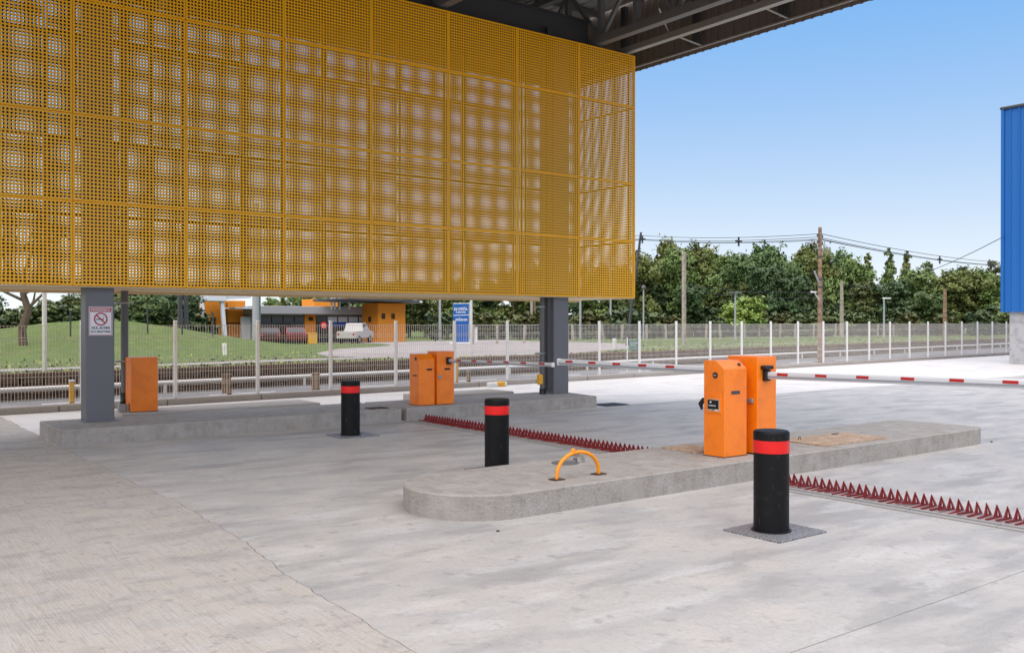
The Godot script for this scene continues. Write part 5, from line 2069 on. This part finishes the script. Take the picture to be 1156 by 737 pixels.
		if kd == 7: wide = 1.25
		elif kd == 4: wide = 1.35
		elif kd != 3: wide = clampf(1.0 / sc * 0.95, 0.85, 1.4)
		t.scale = Vector3(sc * wide, sc, sc * wide)
		t.rotation.y = rng.randf() * TAU
	# bare leaning tree on the mound
	var bu := 7.18
	var bg := ground_h(bu, 44.0)
	var bt := thing("bare_tree", "crooked almost bare grey tree on the grass near the white pole", "tree", W(bu, bg, 44.0))
	var b := MB.new()
	b.tube([Vector3(0.05, -0.2, 0), Vector3(0.0, 0.7, 0), Vector3(0.25, 1.5, 0), Vector3(0.05, 2.2, 0), Vector3(0.15, 3.2, 0), Vector3(0.5, 4.4, 0)], [0.20, 0.17, 0.16, 0.13, 0.09, 0.05], 8)
	part("trunk", b, M.bark, bt)
	for l in [[Vector3(0.2, 1.55, 0), Vector3(0.9, 2.3, 0), Vector3(1.7, 2.9, 0.2)], [Vector3(0.1, 1.9, 0), Vector3(-0.9, 2.4, 0), Vector3(-2.0, 2.75, 0)], [Vector3(0.05, 2.2, 0), Vector3(0.8, 2.6, 0.3), Vector3(1.3, 3.6, 0.2)], [Vector3(0.2, 1.4, 0), Vector3(0.5, 1.9, -0.3), Vector3(0.65, 2.7, -0.4)], [Vector3(0.1, 2.6, 0), Vector3(-0.6, 3.4, 0.2), Vector3(-0.9, 4.2, 0.1)]]:
		b = MB.new()
		b.tube(l, [0.075, 0.05, 0.02], 6)
		part("limb", b, M.bark, bt)
	var cm := crown_mesh(77, [[Vector3(1.0, 2.75, 0), Vector3(0.5, 0.35, 0.4)], [Vector3(0.4, 4.6, 0), Vector3(1.4, 0.8, 1.2)], [Vector3(-1.0, 4.2, 0), Vector3(0.9, 0.5, 0.8)]], 900, 0.08, Color(0.04, 0.06, 0.015), Color(0.12, 0.15, 0.04))
	part("crown", cm, M.leaf, bt)
	# dark wire posts on the mound
	for uu in [9.50, 12.91, 14.55, 16.08]:
		var p := thing("mound_post", "thin dark fence post on the grass mound", "post", W(uu, ground_h(uu, 46.0), 46.0), "dark posts on the mound")
		b = MB.new()
		b.tube([Vector3(0, -0.1, 0), Vector3(0, 1.15, 0)], 0.04, 6)
		part("shaft", b, M.steel_dark, p)
		b = MB.new()
		b.cbox(Vector3(0, 1.17, 0), Vector3(0.1, 0.06, 0.1), 0.01)
		part("cap", b, M.steel_dark, p)
	# white marker posts in the grass
	for q in [[12.32, 34.0, 0.45], [26.17, 27.6, 0.5]]:
		var uu: float = q[0]
		var p := thing("marker_post", "small white marker post standing in the grass by the wall", "post", W(uu, ground_h(uu, q[1]), q[1]), "white marker posts")
		b = MB.new()
		b.cbox(Vector3(0, q[2] * 0.5, 0), Vector3(0.14, q[2], 0.10), 0.015, Basis(Vector3.BACK, 0.06))
		part("shaft", b, M.white_post, p)
	# short grass blades and tufts near the wall and on the lawn
	var gb := MB.new()
	gb.use_col = true
	var gr := RandomNumberGenerator.new()
	gr.seed = 31
	for k in 7000:
		var uu := gr.randf_range(-2.0, 75.0)
		var w := pow(gr.randf(), 3.0) * 12.0
		var vv := wall_v(uu) + 0.5 + w
		var dv0 := lerpf(24.0, 26.3, (uu - 3.0) / 12.0)
		if uu < 17.5 and vv > dv0 - 0.1 and vv < dv0 + 1.9: continue
		if on_drive(uu, vv): continue
		var h := gr.randf_range(0.03, 0.10)
		var p := W(uu, ground_h(uu, vv) - 0.01, vv)
		var a := gr.randf() * TAU
		var sd := Vector3(cos(a), 0, sin(a)) * gr.randf_range(0.03, 0.07)
		var tip := p + Vector3(gr.randf_range(-0.06, 0.06), h, gr.randf_range(-0.06, 0.06))
		var f := gr.randf()
		gb.col = Color(0.22, 0.27, 0.065).lerp(Color(0.24, 0.28, 0.075), f)
		gb.tri(p - sd, tip, p + sd, Vector3.UP, Vector3.UP, Vector3.UP)
	var go := MeshInstance3D.new()
	go.name = "grass"
	go.mesh = gb.mesh()
	go.material_override = M.leaf
	add_child(go)
	go.set_meta("kind", "stuff")
	go.set_meta("label", "short rough grass growing beyond the stone wall")
	go.set_meta("category", "grass")

func on_drive(u: float, v: float) -> bool:
	var strips := [[25.0, 15.0, 21.5], [27.5, 14.5, 25.5], [30.0, 14.5, 30.0], [34.0, 16.0, 34.0], [40.0, 20.0, 39.5], [46.0, 25.0, 43.5], [52.0, 29.5, 46.0], [58.0, 33.0, 48.0], [66.0, 36.5, 51.5]]
	for i in strips.size() - 1:
		if v >= strips[i][0] and v < strips[i + 1][0]:
			var f: float = (v - strips[i][0]) / (strips[i + 1][0] - strips[i][0])
			return u > lerpf(strips[i][1], strips[i + 1][1], f) and u < lerpf(strips[i][2], strips[i + 1][2], f)
	return false
